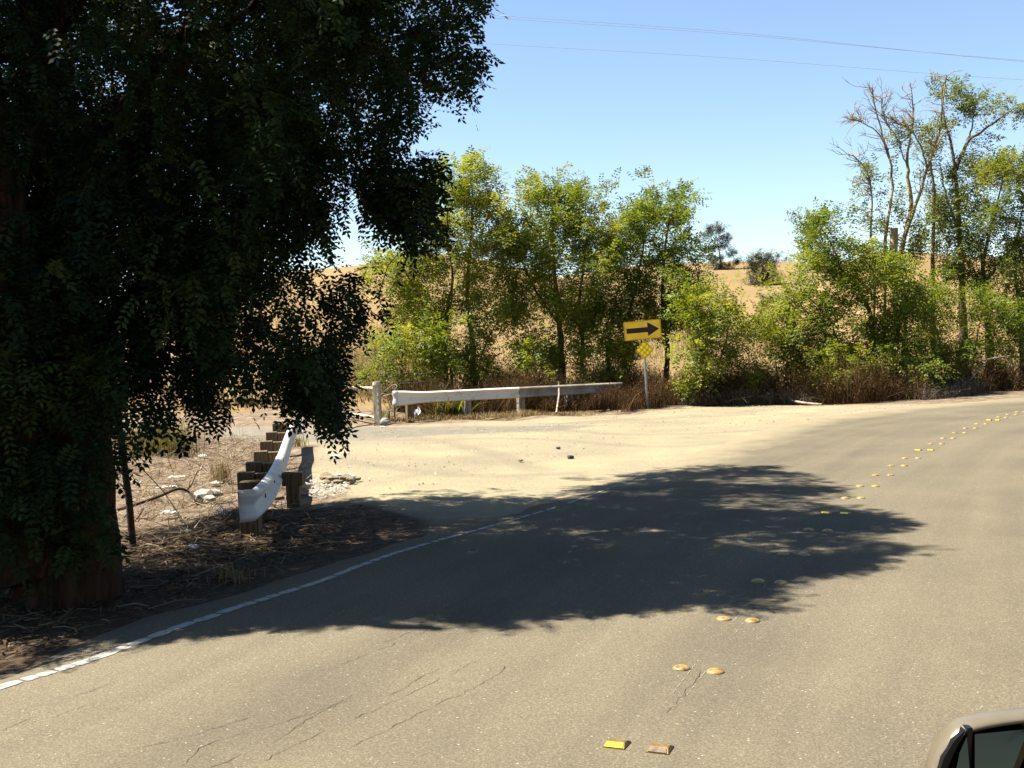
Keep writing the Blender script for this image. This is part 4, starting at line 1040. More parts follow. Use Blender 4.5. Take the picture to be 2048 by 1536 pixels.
# rounded far end
a_ = np.linspace(-1.4, 1.4, 9)
e0 = path2[-1]; tdir = gt[-1]
v, f = w_rail(np.array([e0 + np.array([*(tdir * (0.16 * math.cos(t) + 0.02) + gf[-1] * (0.08 + 0.12 * math.sin(t) * -1)), 0]) for t in a_]), [gf[-1] * math.sin(-t) * -1 + tdir * math.cos(t) for t in a_], np.full(9, 0.95), np.full(9, 0.7))
mesh_np('terminal', v, f, M['rail'], rail_root)
for i, (px, py) in enumerate([(496, 975), (531, 943), (545, 921), (553, 901), (560, 881), (566, 863), (571, 846)]):
    g_ = np.array(G(px - 2, py, 0.575))
    jn = int(np.argmin(np.linalg.norm(gp[:, :2] - g_[:2], axis=1)))
    ax = gp[jn, :2] - gf[jn] * 0.26 if i else G(499, 1071)[:2] + np.array([0, 0.1])
    rz = math.atan2(gt[jn][1], gt[jn][0])
    post('post', rail_root, ax[0], ax[1], -0.25, 0.575, 0.2, 0.19, rz if i else 0.05, 'wood')
    if i:
        bx = gp[jn, :2] - gf[jn] * 0.09
        bm = bmesh.new(); box(bm, (0, 0, 0.40), (0.17, 0.145, 0.31), 0, 0.006)
        o = bm_obj('block', bm, M['wood'], rail_root); o.location = Vector((bx[0], bx[1], 0)) - Vector(rail_root.location); o.rotation_euler = (0, 0, rz)
for t in (5, 12, 19, 26):
    bm = bmesh.new(); box(bm, (0, 0, 0), (0.012, 0.02, 0.05), 0, 0.003)
    o = bm_obj('bolt', bm, M['rust'], rail_root)
    o.location = Vector((*(gp[t][:2] + gf[t] * (0.02 if t > 8 else 0.022)), zt - 0.17)) - Vector(rail_root.location)
    o.rotation_euler = (0, 0, math.atan2(gf[t][1], gf[t][0]))

# long one across the turnout
A, B = G(800, 843)[:2], np.array(P(1243, 800, 33.0))[:2]
dirg = unit(B - A); fg = np.array([dirg[1], -dirg[0]])
n = 40
L2 = np.linalg.norm(B - A)
ss = np.linspace(0, L2, n)
path = np.array([[*(A + dirg * s_), 0.63 - 0.035 * s_ / L2] for s_ in ss])
fl = np.clip(1 - ss / 0.75, 0, 1)
path[:, :2] -= fg * (0.10 * fl[:, None] ** 2)
long_rail = empty('guardrail', (*(A + dirg * L2 / 2), 0), 'long weathered guardrail on wooden posts beside the dirt turnout under green trees', 'guardrail', 'guardrails')
cutn = 21
v, f = w_rail(path[:cutn + 1], np.tile(fg, (cutn + 1, 1)), 1 + 0.32 * sstep(0, 1, fl[:cutn + 1]), 0.7 * fl[:cutn + 1] ** 2)
mesh_np('rail', v, f, M['rail_worn'], long_rail)
path2 = path.copy(); path2[:, :2] += fg * 0.006
v, f = w_rail(path2[cutn - 1:], np.tile(fg, (n - cutn + 1, 1)), np.ones(n - cutn + 1), np.zeros(n - cutn + 1))
o = mesh_np('rail', v, f, M['rail_old'], long_rail); o['label'] = 'greyer weathered half of the rail'
# curled end cap on the left
v, f = w_rail(np.array([path[0] - np.array([*(dirg * (0.10 * math.sin(t) + 0.005) + fg * (0.10 * (1 - math.cos(t)) - 0.0)), 0]) for t in np.linspace(0, 1.5, 7)]),
              [fg * math.cos(t) - dirg * math.sin(t) for t in np.linspace(0, 1.5, 7)], np.full(7, 1.32), np.full(7, 0.7))
mesh_np('end_cap', v, f, M['rail'], long_rail)
for i, px in enumerate((822, 930, 1036, 1135, 1225)):
    s_ = L2 * (px - 800) / 443.0
    c_ = A + dirg * s_ - fg * 0.16
    post('post', long_rail, c_[0], c_[1], -0.3, 0.66, 0.19, 0.2, math.atan2(dirg[1], dirg[0]), 'wood' if i == 0 else 'wood_grey', 0.008)
    bm = bmesh.new(); box(bm, (0, 0, 0.62), (0.018, 0.012, 0.018), 0, 0.003)
    o = bm_obj('bolt', bm, M['rust'], long_rail); o.location = Vector((*(A + dirg * s_ + fg * 0.010), 0)) - Vector(long_rail.location)

# short stub post with its wider head
sp_ = G(588, 1003)
stub = empty('stub_post', (sp_[0], sp_[1], 0), 'short square wooden stub post standing right of the bent guardrail', 'post')
post('post_body', stub, sp_[0], sp_[1], -0.2, 0.24, 0.17, 0.17, 0.05, 'wood')
bm = bmesh.new(); box(bm, (0, 0, 0.30), (0.27, 0.2, 0.17), 0, 0.008)
o = bm_obj('post_head', bm, M['wood'], stub); o.rotation_euler = (0, 0, 0.05)

# ------------------------------------------------------------------ gate, marker post, wires
g0 = G(756, 845)
gate = empty('gate', g0, 'pale pipe field gate swung open on a square post left of the long guardrail', 'gate')
bm = bmesh.new(); box(bm, (0, 0, 0.46), (0.19, 0.17, 1.12), 0, 0.012)
gpst = bm_obj('post', bm, M['wood_pale'], gate); gpst.rotation_euler = (0, 0, -0.2)
bm = bmesh.new(); bmesh.ops.create_cone(bm, cap_ends=True, segments=14, radius1=0.115, radius2=0.10, depth=0.09, matrix=Matrix.Translation((0, 0, 1.06)))
bm_obj('post_cap', bm, M['wood_pale'], gate)
for k_ in range(5):
    bm = bmesh.new(); box(bm, (0.05, -0.089, 0.24 + k_ * 0.17), (0.045, 0.01, 0.07), 0, 0.003)
    o = bm_obj('hinge_plate', bm, M['plastic_white'], gpst)
gend = np.array(P(590, 785, 34.5)); gst = np.array([g0[0] - 0.08, g0[1] + 0.05, 0])
for nm, z0, z1, rr in (('top_rail', 0.93, 1.0, 0.042), ('bottom_rail', 0.13, 0.36, 0.042)):
    q = np.array([gst + (0, 0, z0), (gst * 0.5 + np.array([gend[0], gend[1], 0]) * 0.5) + (0, 0, (z0 + z1) / 2), np.array([gend[0], gend[1], z1])])
    v, f = tubes_np([(q, rr)], 10); mesh_np(nm, v, f, M['wood_pale'], gate, smooth=True)
v, f = tubes_np([(np.array([[gend[0], gend[1], 0.05], [gend[0], gend[1], 0.6], [gend[0], gend[1], 1.06]]), 0.04)], 10)
mesh_np('end_stile', v, f, M['wood_pale'], gate, smooth=True)

mb = G(268, 1092)
rodp = np.array([mb - np.array([0, 0, 0.3]), mb + np.array([-0.03, 0, 0.5]), mb + np.array([-0.09, 0, 1.15]), mb + np.array([-0.13, 0, 1.65])])
mp = empty('metal_post', mb, 'thin dark rusty metal pole leaning beside the big tree trunk', 'post')
v, f = tubes_np([(rodp, 0.036)], 12); mesh_np('pole', v, f, M['rust'], mp, smooth=True)
v, f = tubes_np([(np.array([rodp[-1] - [0, 0, 0.02], rodp[-1] + [0, 0, 0.03]]), 0.041)], 12); mesh_np('pole_cap', v, f, M['rust'], mp, smooth=True)
def wire(name, label, pts, r, mat, cat, group=None, n=24):
    q = smooth_path(np.array(pts), n)
    v, f = tubes_np([(q, r)], 5)
    return setp(mesh_np(name, v, f, M[mat], None, smooth=True), label, cat, group)
FW = 'slack fence wires'
wire('fence_wire', 'slack dark wire running down from the rusty pole to the ground', [mb + np.array([-0.05, 0, 1.0]), mb + np.array([0.25, 0.2, 0.55]), G(330, 1003) + (0, 0, 0.12), G(362, 1042)], 0.005, 'rust', 'wire', FW)
wire('fence_wire', 'broken wire hanging beside the gate post', [P(762, 790, 29.6), P(775, 778, 29.9), P(790, 768, 30.4), P(815, 766, 31), P(850, 763, 32.5), P(900, 762, 33.5)], 0.008, 'wire', 'wire', FW)
wire('fence_wire', 'curled wire tail between gate post and guardrail end', [P(766, 792, 29.5), P(780, 788, 29.4), P(784, 787, 29.3), P(794, 772, 29.8), P(786, 770, 30.0), P(768, 783, 29.7)], 0.007, 'wire', 'wire', FW)
wire('chain', 'thin dark chain lying across the gravel from the gate post', [G(752, 849) + (0, 0, 0.03), G(735, 851) + (0, 0, 0.012), G(712, 855) + (0, 0, 0.012), G(694, 863) + (0, 0, 0.012), G(676, 866) + (0, 0, 0.012)], 0.014, 'rust', 'chain')
sm = G(790, 842)
stk = wire('marker_stake', 'thin dark metal stake under the left end of the long guardrail', [sm - np.array([0, 0, 0.15]), sm + np.array([0, 0, 0.2]), sm + np.array([-0.005, 0, 0.44])], 0.016, 'rust', 'stake')

# ------------------------------------------------------------------ curve warning sign
sb = G(1297, 818)
sign = empty('road_sign', sb, 'yellow one-direction arrow sign with diamond reflector board on a thin post', 'sign')
def board(w, h, t, M4, rad=0.03):
    bm = bmesh.new()
    pts = []
    for cx, cz, a0 in ((w / 2 - rad, h / 2 - rad, 0), (-w / 2 + rad, h / 2 - rad, 90), (-w / 2 + rad, -h / 2 + rad, 180), (w / 2 - rad, -h / 2 + rad, 270)):
        for k_ in range(5):
            an = math.radians(a0 + k_ * 22.5)
            pts.append((cx + rad * math.cos(an), cz + rad * math.sin(an)))
    fr = [bm.verts.new(M4 @ Vector((x, -t / 2, z))) for x, z in pts]
    bk = [bm.verts.new(M4 @ Vector((x, t / 2, z))) for x, z in pts]
    bm.faces.new(fr); bm.faces.new(bk[::-1])
    for i in range(len(pts)):
        j = (i + 1) % len(pts)
        bm.faces.new((fr[j], fr[i], bk[i], bk[j]))
    bmesh.ops.recalc_face_normals(bm, faces=bm.faces)
    return bm
SY = float(sb[1])
k_px = SY / FPX
def sgn(px, py, dy=0.0):
    return np.array(P(px, py, SY + dy)) - sb
# post: leans a little
v, f = tubes_np([(np.array([[0, 0, -0.3], sgn(1292, 760) * [1, 0, 1], sgn(1288, 690) * [1, 0, 1], sgn(1285, 642) * [1, 0, 1]]) + sb, 0.035)], 8)
mesh_np('post', v, f, M['steel'], sign, smooth=True)
yaw = math.radians(-8)
c1 = sgn(1285, 660, -0.06)
MA = Matrix.Translation(c1) @ Matrix.Rotation(yaw, 4, 'Z') @ Matrix.Rotation(math.radians(-3.2), 4, 'Y')
ab = bm_obj('arrow_board', board(73 * k_px / math.cos(yaw), 38 * k_px, 0.006, MA), M['yellow'], sign)
W_, H_ = 73 * k_px / math.cos(yaw), 38 * k_px
bm = bmesh.new()
ar = [(-0.43, 0.105), (0.14, 0.105), (0.14, 0.31), (0.45, 0.0), (0.14, -0.27), (0.14, -0.105), (-0.43, -0.105)]
fr = [bm.verts.new(MA @ Vector((x * W_, -0.007, z * H_ * 1.25))) for x, z in ar]
bk = [bm.verts.new(MA @ Vector((x * W_, -0.004, z * H_ * 1.25))) for x, z in ar]
bm.faces.new(fr)
for i in range(7): bm.faces.new((fr[i], bk[i], bk[(i + 1) % 7], fr[(i + 1) % 7]))
bmesh.ops.recalc_face_normals(bm, faces=bm.faces)
arrow = bm_obj('arrow', bm, M['black'], ab)
bm = bmesh.new()
for x, z, w, h in ((0, 0.475, 0.965, 0.014), (0, -0.475, 0.965, 0.014), (-0.482, 0, 0.007, 0.93), (0.482, 0, 0.007, 0.93)):
    box(bm, (x * W_, -0.0055, z * H_), (w * W_, 0.003, h * H_), 0, 0, MA)
bm_obj('border_line', bm, M['black'], ab)
c2 = sgn(1289, 700, -0.06)
MD = Matrix.Translation(c2) @ Matrix.Rotation(yaw, 4, 'Z') @ Matrix.Rotation(math.radians(45 - 3.2), 4, 'Y')
S_ = 37.5 * k_px / math.sqrt(2)
M['amber'] = simple_mat('sign_amber', (0.44, 0.25, 0.004), (0.60, 0.36, 0.006), 5, 0.4, 0.0, 0.02, 6, 0.4, k=1.0)
db = bm_obj('diamond_board', board(S_, S_, 0.006, MD, 0.02), M['amber'], sign)
dbr = None
for i in (-1, 0, 1):
    for j in (-1, 0, 1):
        if dbr is None:
            bm = bmesh.new(); bmesh.ops.create_cone(bm, cap_ends=True, segments=14, radius1=0.046, radius2=0.040, depth=0.014, matrix=Matrix.Rotation(math.radians(90), 4, 'X'))
            o = dbr = bm_obj('reflector', bm, M['yellow_bright'], db)
        else:
            o = dbr.copy(); COL.objects.link(o); o.parent = db
        loc = MD @ Vector((i * 0.108, -0.010, j * 0.108))
        o.location = loc; o.rotation_euler = (0, 0, yaw)
for px, py in ((1286, 648), (1287, 672), (1288, 690), (1290, 712)):
    bm = bmesh.new(); bmesh.ops.create_cone(bm, cap_ends=True, segments=8, radius1=0.011, radius2=0.009, depth=0.01, matrix=Matrix.Rotation(math.radians(90), 4, 'X'))
    o = bm_obj('bolt', bm, M['steel'], sign); o.location = sgn(px, py, -0.075)

# ------------------------------------------------------------------ raised lane markers, in pairs along the centre line
def lathe(bm, prof, seg=20):
    rings = []
    for r, z in prof:
        rings.append([bm.verts.new((r * math.cos(2 * math.pi * k / seg), r * math.sin(2 * math.pi * k / seg), z)) for k in range(seg)])
    for a_, b_ in zip(rings, rings[1:]):
        for k in range(seg):
            bm.faces.new((a_[k], a_[(k + 1) % seg], b_[(k + 1) % seg], b_[k]))
    bm.faces.new(rings[-1])
bm = bmesh.new(); lathe(bm, [(0.052, -0.003), (0.052, 0.003), (0.047, 0.009), (0.038, 0.0145), (0.025, 0.0185), (0.011, 0.0205), (0.003, 0.021)], 20)
for f_ in bm.faces: f_.smooth = True
me_round = bpy.data.meshes.new('round_lane_marker'); bm.to_mesh(me_round); bm.free(); me_round.materials.append(M['ceramic'])
bm = bmesh.new()
w0, w1, l0, l1, h_ = 0.054, 0.044, 0.054, 0.02, 0.021
lowv = [bm.verts.new(p) for p in ((-w0, -l0, -0.003), (w0, -l0, -0.003), (w0, l0, -0.003), (-w0, l0, -0.003))]
midv = [bm.verts.new(p) for p in ((-w0, -l0, 0.004), (w0, -l0, 0.004), (w0, l0, 0.004), (-w0, l0, 0.004))]
topv = [bm.verts.new(p) for p in ((-w1, -l1, h_), (w1, -l1, h_), (w1, l1, h_), (-w1, l1, h_))]
for a_, b_ in ((lowv, midv), (midv, topv)):
    for k in range(4): bm.faces.new((a_[k], a_[(k + 1) % 4], b_[(k + 1) % 4], b_[k]))
bm.faces.new(topv)
bmesh.ops.bevel(bm, geom=[e for e in bm.edges if all(v.co.z > 0.01 for v in e.verts)], offset=0.003, segments=2, affect='EDGES')
me_sq = bpy.data.meshes.new('square_lane_marker'); bm.to_mesh(me_sq); bm.free(); me_sq.materials.append(M['marker_body'])
bm = bmesh.new()
q = [(-0.044, -0.0525, 0.0062), (0.044, -0.0525, 0.0062), (0.039, -0.0265, 0.0192), (-0.039, -0.0265, 0.0192)]
fr = [bm.verts.new(Vector(p) + Vector((0, -0.0016, 0.0018))) for p in q]; bk = [bm.verts.new(p) for p in q]
bm.faces.new(fr)
for i in range(4): bm.faces.new((fr[i], bk[i], bk[(i + 1) % 4], fr[(i + 1) % 4]))
bmesh.ops.recalc_face_normals(bm, faces=bm.faces)
me_ref = bpy.data.meshes.new('reflector'); bm.to_mesh(me_ref); bm.free(); me_ref.materials.append(M['yellow_bright'])
me_ref_far = me_ref.copy(); me_ref_far.materials.clear(); me_ref_far.materials.append(M['amber'])
me_ref_dull = me_ref.copy(); me_ref_dull.materials.clear(); me_ref_dull.materials.append(M['marker_dull'])

PAIRS = [((1234, 1493), (1320, 1503)), ((1363, 1340), (1431, 1347)), ((1448, 1241), (1505, 1245)), ((1516, 1165), (1562, 1168)), ((1567, 1110), (1608, 1112)), ((1617, 1062), (1655, 1064)), ((1652, 1028), (1690, 1029)), ((1690, 998), (1722, 998)), ((1720, 974), (1751, 974)),
         ((1751, 952), (1780, 952)), ((1782, 933), (1809, 933)), ((1809, 918), (1836, 918)), ((1836, 902), (1861, 902)), ((1862, 889), (1884, 889)), ((1886, 878), (1906, 878)), ((1910, 867), (1930, 867)), ((1931, 857.6), (1951, 857.6)), ((1954, 849), (1972, 849)),
         ((1978, 841.6), (1995, 841.6)), ((1997, 835.5), (2012, 836)), ((2015, 830), (2032, 830)), ((2034, 825), (2049, 825))]
ORD = ['first', 'second', 'third', 'fourth', 'fifth', 'sixth', 'seventh', 'eighth', 'ninth', 'tenth', 'eleventh', 'twelfth', 'thirteenth', 'fourteenth', 'fifteenth', 'sixteenth', 'seventeenth', 'eighteenth', 'nineteenth', 'twentieth', 'twenty-first', 'twenty-second']
for i, pr in enumerate(PAIRS):
    mid = G((pr[0][0] + pr[1][0]) / 2, pr[0][1])[:2]
    j = int(np.argmin(np.linalg.norm(CENTRE - mid, axis=1)))
    rz = math.atan2(cd[j][1], cd[j][0]) - math.pi / 2
    for s_ in (0, 1):
        p_ = G(*pr[s_])
        sq = i % 6 == 0
        side = ('left', 'right')[s_]
        if i == 0:
            lab = ('square lane marker with a bright yellow reflector face, nearest pair', 'square lane marker with a worn dull face, nearest pair')[s_]
        elif sq:
            lab = f'{side} square yellow reflective lane marker of the {ORD[i]} pair up the road'
        else:
            lab = f'{side} round cream-yellow lane marker of the {ORD[i]} pair up the road'
        o = bpy.data.objects.new('square_lane_marker' if sq else 'round_lane_marker', me_sq if sq else me_round)
        COL.objects.link(o)
        o.location = (p_[0], p_[1], ROAD_Z + 0.001)
        o.rotation_euler = (0, 0, rz + random.gauss(0, 0.05) + (0 if sq else random.uniform(0, 6)))
        setp(o, lab, 'lane marker', 'raised lane markers along the centre line')
        if sq:
            r_ = bpy.data.objects.new('reflector', me_ref_dull if (i == 0 and s_ == 1) else me_ref_far if i >= 12 else me_ref)
            COL.objects.link(r_); r_.parent = o

# ------------------------------------------------------------------ stones, litter, fallen wood, plants
def stone(name, label, px, py, size, mat, cat='stone', group=None, z=0.0, flat=0.7, sub=2, seed=0):
    bm = bmesh.new()
    bmesh.ops.create_icosphere(bm, subdivisions=sub, radius=1.0)
    r_ = random.Random(seed + int(px))
    ph = [r_.uniform(0, 6) for _ in range(6)]
    for v_ in bm.verts:
        k_ = 1 + 0.18 * math.sin(v_.co.x * 3 + ph[0]) + 0.16 * math.sin(v_.co.y * 3.3 + ph[1]) + 0.14 * math.sin(v_.co.z * 4 + ph[2]) + r_.uniform(-0.07, 0.07)
        v_.co *= k_
        v_.co.x *= size[0]; v_.co.y *= size[1]; v_.co.z *= size[2] * flat
    o = bm_obj(name, bm, M[mat])
    p_ = G(px, py)
    o.location = (p_[0], p_[1], z + size[2] * flat * 0.55)
    o.rotation_euler = (0, 0, r_.uniform(0, 6))
    return setp(o, label, cat, group)

stone('stone', 'rounded white stone at the foot of the gate post', 771, 846, (0.15, 0.12, 0.13), 'rock_white', seed=1)
stone('stone', 'small dark stone alone in the middle of the dirt turnout', 1141, 916, (0.08, 0.06, 0.05), 'rock_dark', seed=2)
stone('stone', 'tiny dark stone at the top of the bare turnout', 1116, 897, (0.05, 0.04, 0.03), 'rock_dark', seed=3)
stone('stone', 'tiny brown clod left of the lone dark stone', 1042, 922, (0.05, 0.04, 0.035), 'rock_tan', seed=4)
RUB = 'broken rubble lumps beside the bent guardrail'
for i, (px, py, s_, ds) in enumerate([(655, 958, 0.10, 'darkest brown lump at the left of the rubble heap'), (668, 962, 0.09, 'tan lump right of the darkest rubble lump'), (681, 956, 0.08, 'pale lump on the upper edge of the rubble heap'), (690, 961, 0.09, 'brown lump in the middle of the rubble heap'),
                              (700, 955, 0.08, 'whitish lump at the top right of the rubble heap'), (702, 964, 0.07, 'flat tan lump at the lower right of the rubble heap'), (676, 967, 0.06, 'small lump at the lower middle of the rubble heap'), (714, 960, 0.05, 'small crumb at the right end of the rubble heap'), (652, 967, 0.06, 'pale crumb at the lower left of the rubble heap'), (607, 977, 0.09, 'white stone against the stub post')]):
    stone('stone', ds, px, py, (s_ * 1.3, s_, s_ * 0.9), 'rock_white' if i in (2, 4, 9) else 'rock_tan', 'stone', RUB, seed=10 + i)
for i, (px, py, s_, ds) in enumerate([(408, 1000, 0.16, 'pale broken concrete chunk at the right end of the dead branch'), (424, 992, 0.13, 'smaller concrete chunk behind the pale broken one'), (420, 1004, 0.10, 'low crumbled concrete piece leaning on the pale chunk')]):
    stone('concrete_chunk', ds, px, py, (s_, s_ * 0.8, s_ * 0.75), 'rock_white', 'concrete', 'broken concrete on the waste ground', seed=30 + i)

def crumple(name, label, px, py, w, d, h, mat, cat, seed=0, rz=0.0, n=7):
    """a crumpled sheet or bag lying on the ground, with thickness"""
    r_ = random.Random(seed)
    bm = bmesh.new()
    bmesh.ops.create_grid(bm, x_segments=n, y_segments=n, size=0.5)
    a1, a2, a3 = (r_.uniform(0, 6) for _ in range(3))
    for v_ in bm.verts:
        x, y = v_.co.x, v_.co.y
        e = 1 - 0.25 * (abs(x) * abs(y)) * 4
        z = h * (0.35 + 0.35 * math.sin(9 * x + a1) * math.cos(7 * y + a2) + 0.3 * math.sin(14 * (x + y) + a3)) * (1 - 1.2 * max(abs(x), abs(y))) + h * 0.15 + r_.uniform(0, 0.12) * h
        v_.co = Vector((x * w * e, y * d * e, max(z, 0.004)))
    ext = bmesh.ops.solidify(bm, geom=bm.faces[:], thickness=0.004)
    o = bm_obj(name, bm, M[mat])
    p_ = G(px, py)
    o.location = (p_[0], p_[1], 0.004); o.rotation_euler = (0, 0, rz)
    return setp(o, label, cat)
crumple('plastic_bag', 'white plastic bag behind the first post of the long guardrail', 836, 838, 0.24, 0.24, 0.42, 'plastic_white', 'bag', 1)
crumple('crumpled_paper', 'white scrap on the ground right of the gate post', 766, 855, 0.14, 0.1, 0.04, 'plastic_white', 'litter', 2)
crumple('crumpled_paper', 'white crumpled scrap on the turnout right of the guardrail shadow', 672, 914, 0.20, 0.12, 0.06, 'plastic_white', 'litter', 3)
crumple('crumpled_paper', 'white crumpled wrapper at the sunlit edge of the tree shadow', 338, 1030, 0.22, 0.13, 0.07, 'plastic_white', 'litter', 4, 0.2)
crumple('crumpled_paper', 'flat cream cardboard piece above the dead branch', 352, 956, 0.30, 0.26, 0.05, 'paper', 'litter', 5, 0.3)
crumple('crumpled_paper', 'pale torn paper lying just above the dead branch', 333, 977, 0.34, 0.14, 0.06, 'paper', 'litter', 6, 0.4)
crumple('crumpled_paper', 'pale folded scrap near the rusty pole', 274, 967, 0.2, 0.16, 0.07, 'paper', 'litter', 7, 0.9)
crumple('crumpled_paper', 'yellowish cardboard beside the concrete chunks', 432, 968, 0.22, 0.2, 0.05, 'paper', 'litter', 8)
crumple('crumpled_paper', 'bluish white scrap in the shade left of the guardrail end', 446, 1034, 0.13, 0.1, 0.14, 'plastic_white', 'litter', 9)
crumple('crumpled_paper', 'pale scrap in the shade below the wrapper', 373, 1066, 0.14, 0.09, 0.05, 'paper', 'litter', 10)
def lid(px, py, r, label, mat='plastic_white', tilt=(0.15, 0.1)):
    bm = bmesh.new(); lathe(bm, [(r, 0.0), (r * 1.02, 0.012), (r * 0.94, 0.02), (r * 0.86, 0.012), (r * 0.2, 0.014)], 18)
    o = bm_obj('cup_lid', bm, M[mat], smooth=True)
    p_ = G(px, py); o.location = (p_[0], p_[1], 0.015); o.rotation_euler = (tilt[0], tilt[1], 0)
    return setp(o, label, 'lid', 'discarded lids')
lid(387, 1098, 0.055, 'white round lid lying in the tree shade')
lid(405, 914, 0.085, 'round white lid in the sun beyond the waste ground')
rp = G(1336, 807)
can = empty('drink_can', (rp[0], rp[1], 0.0), 'red and white crushed can at the edge of the weeds right of the sign', 'can')
v, f = tubes_np([(np.array([rp + [-0.12, 0, 0.03], rp + [-0.02, 0, 0.035]]), 0.035)], 12); mesh_np('can_top', v, f, M['plastic_white'], can, smooth=True)
v, f = tubes_np([(np.array([rp + [-0.02, 0, 0.035], rp + [0.02, 0, 0.038], rp + [0.08, 0.01, 0.032]]), [0.036, 0.03, 0.033])], 12); mesh_np('can_body', v, f, M['plastic_red'], can, smooth=True)

def branchy(name, label, chains, cat, mat, ns=7):
    v, f = tubes_np(chains, ns)
    return setp(mesh_np(name, v, f, M[mat], None, smooth=True), label, cat)
def gpath(pp, n=14):
    return smooth_path(np.array([np.array(G(px, py, z)) for px, py, z in pp]), n)
branchy('dead_branch', 'bare dark dead branch with upturned fork lying on the waste ground', [
    (gpath([(236, 1020, 0.03), (275, 1008, 0.08), (320, 992, 0.14), (355, 978, 0.2), (378, 984, 0.13), (392, 1004, 0.02)], 20), np.linspace(0.022, 0.017, 20)),
    (gpath([(374, 980, 0.18), (384, 968, 0.3), (393, 946, 0.42), (404, 938, 0.5)], 10), np.linspace(0.013, 0.004, 10)),
    (gpath([(378, 974, 0.23), (381, 960, 0.32)], 5), np.linspace(0.007, 0.003, 5)),
    (gpath([(392, 1004, 0.02), (420, 1008, 0.02), (456, 1006, 0.05), (474, 1001, 0.1)], 10), np.linspace(0.012, 0.005, 10))], 'branch', 'stick')
branchy('dead_branch', 'short dark dead stick poking up next to the rusty pole', [(gpath([(268, 1045, 0.0), (280, 1030, 0.1), (288, 1016, 0.2)], 8), np.linspace(0.010, 0.004, 8)), (gpath([(276, 1042, 0.0), (292, 1028, 0.08), (304, 1020, 0.12)], 8), np.linspace(0.008, 0.004, 8))], 'branch', 'stick')
branchy('dead_branch', 'pale straight stick lying at the foot of the shrubs', [(gpath([(1575, 800, 0.08), (1610, 806, 0.06), (1644, 809, 0.04)], 8), np.linspace(0.04, 0.03, 8))], 'branch', 'bark_pale')
branchy('dead_branch', 'pale leaning dead stick behind the middle of the long guardrail', [(gpath([(1113, 826, 0.1), (1118, 770, 0.75), (1105, 733, 1.1)], 8), np.linspace(0.03, 0.012, 8))], 'branch', 'bark_pale')
branchy('dead_branch', 'pale snapped branch lying level on the bank at right of the road', [(smooth_path(np.array([P(1960, 722, 34), P(1990, 716, 34), P(2020, 712, 34.3)]), 8), np.linspace(0.03, 0.015, 8))], 'branch', 'bark_pale')
branchy('dead_branch', 'pale broken stick leaning out of the rusty weeds by the road bend', [(smooth_path(np.array([P(1840, 760, 33.6), P(1850, 735, 33.8), P(1862, 718, 34)]), 8), np.linspace(0.025, 0.01, 8))], 'branch', 'bark_pale')
branchy('dead_branch', 'pale stick slanting up below the level snapped branch at right', [(smooth_path(np.array([P(1940, 760, 33.6), P(1968, 728, 33.8), P(1975, 720, 34)]), 8), np.linspace(0.025, 0.01, 8))], 'branch', 'bark_pale')

def tuft(name, label, px, py, n, h, w, lean, mat, cat, spread):
    p_ = G(px, py)
    root = empty(name, (p_[0], p_[1], 0), label, cat)
    pts = np.c_[p_[0] + rng.normal(0, spread, n), p_[1] + rng.normal(0, spread, n), np.full(n, -0.01)]
    V_, Q_, T_ = blades(pts, h * rng.uniform(0.5, 1.1, n), w, lean, np.clip(rng.normal(0.5, 0.25, n), 0, 1))
    setp(mesh_np('blades', V_, Q_, M[mat], root, T_), kind='stuff')
    return root
tuft('strap_leaf_plant', 'pale green strap-leaved clump under the long guardrail', 884, 835, 130, 0.72, 0.05, 0.85, 'weed_green', 'plant', 0.16)
tuft('strap_leaf_plant', 'greener arching clump left of the second guardrail post', 915, 833, 90, 0.62, 0.045, 0.8, 'leaf_b', 'plant', 0.14)
tuft('strap_leaf_plant', 'small yellow green tuft near the guardrail end cap', 772, 836, 60, 0.4, 0.03, 0.7, 'weed_green', 'plant', 0.16)
tuft('weed_bush', 'yellow green bushy weed on the waste ground beyond the rusty pole', 318, 910, 900, 0.75, 0.014, 0.4, 'weed_green', 'plant', 0.32)
tuft('grass_clump', 'golden dry grass tuft left of the bent guardrail', 443, 965, 120, 0.4, 0.010, 0.35, 'dry_grass', 'grass', 0.07)
tuft('grass_clump', 'small yellow grass tuft by the shaded road edge', 458, 1158, 90, 0.12, 0.008, 0.8, 'dry_grass', 'grass', 0.10)
tuft('grass_clump', 'tiny weed sprouting at the far foot of the bent guardrail', 592, 892, 80, 0.28, 0.014, 0.6, 'weed_green', 'grass', 0.10)

# ------------------------------------------------------------------ power lines
PL = 'overhead power lines crossing the sky'
def cable(label, pts, Ys, splices):
    q = np.array([P(px, py, Y) for (px, py), Y in zip(pts, Ys)])
    d0 = unit(q[0] - q[1]); d1 = unit(q[-1] - q[-2])
    q = np.vstack([q[0] + d0 * 24 + [0, 0, 0.5], q, q[-1] + d1 * 24 + [0, 0, 0.5]])
    q = smooth_path(q, 70)
    root = empty('power_line', q[0], label, 'cable', PL)
    v, f = tubes_np([(q, 0.0065)], 5); mesh_np('cable', v, f, M['cable'], root, smooth=True)
    x, y = project(q)
    for sx in splices:
        i = int(np.argmin(abs(x - sx))); dv = unit(q[i + 1] - q[i])
        v, f = tubes_np([(np.array([q[i] - dv * 0.25, q[i] - dv * 0.2, q[i] + dv * 0.2, q[i] + dv * 0.25]), [0.008, 0.015, 0.015, 0.008])], 8)
        mesh_np('splice', v, f, M['splice'], root, smooth=True)
cable('upper power line with bright splices', [(790, 15), (1445, 63), (2100, 128)], [52, 48, 44], [1030, 1893])
cable('middle power line just below the upper one', [(790, 21), (1445, 67), (2100, 125)], [53, 49, 45], [])
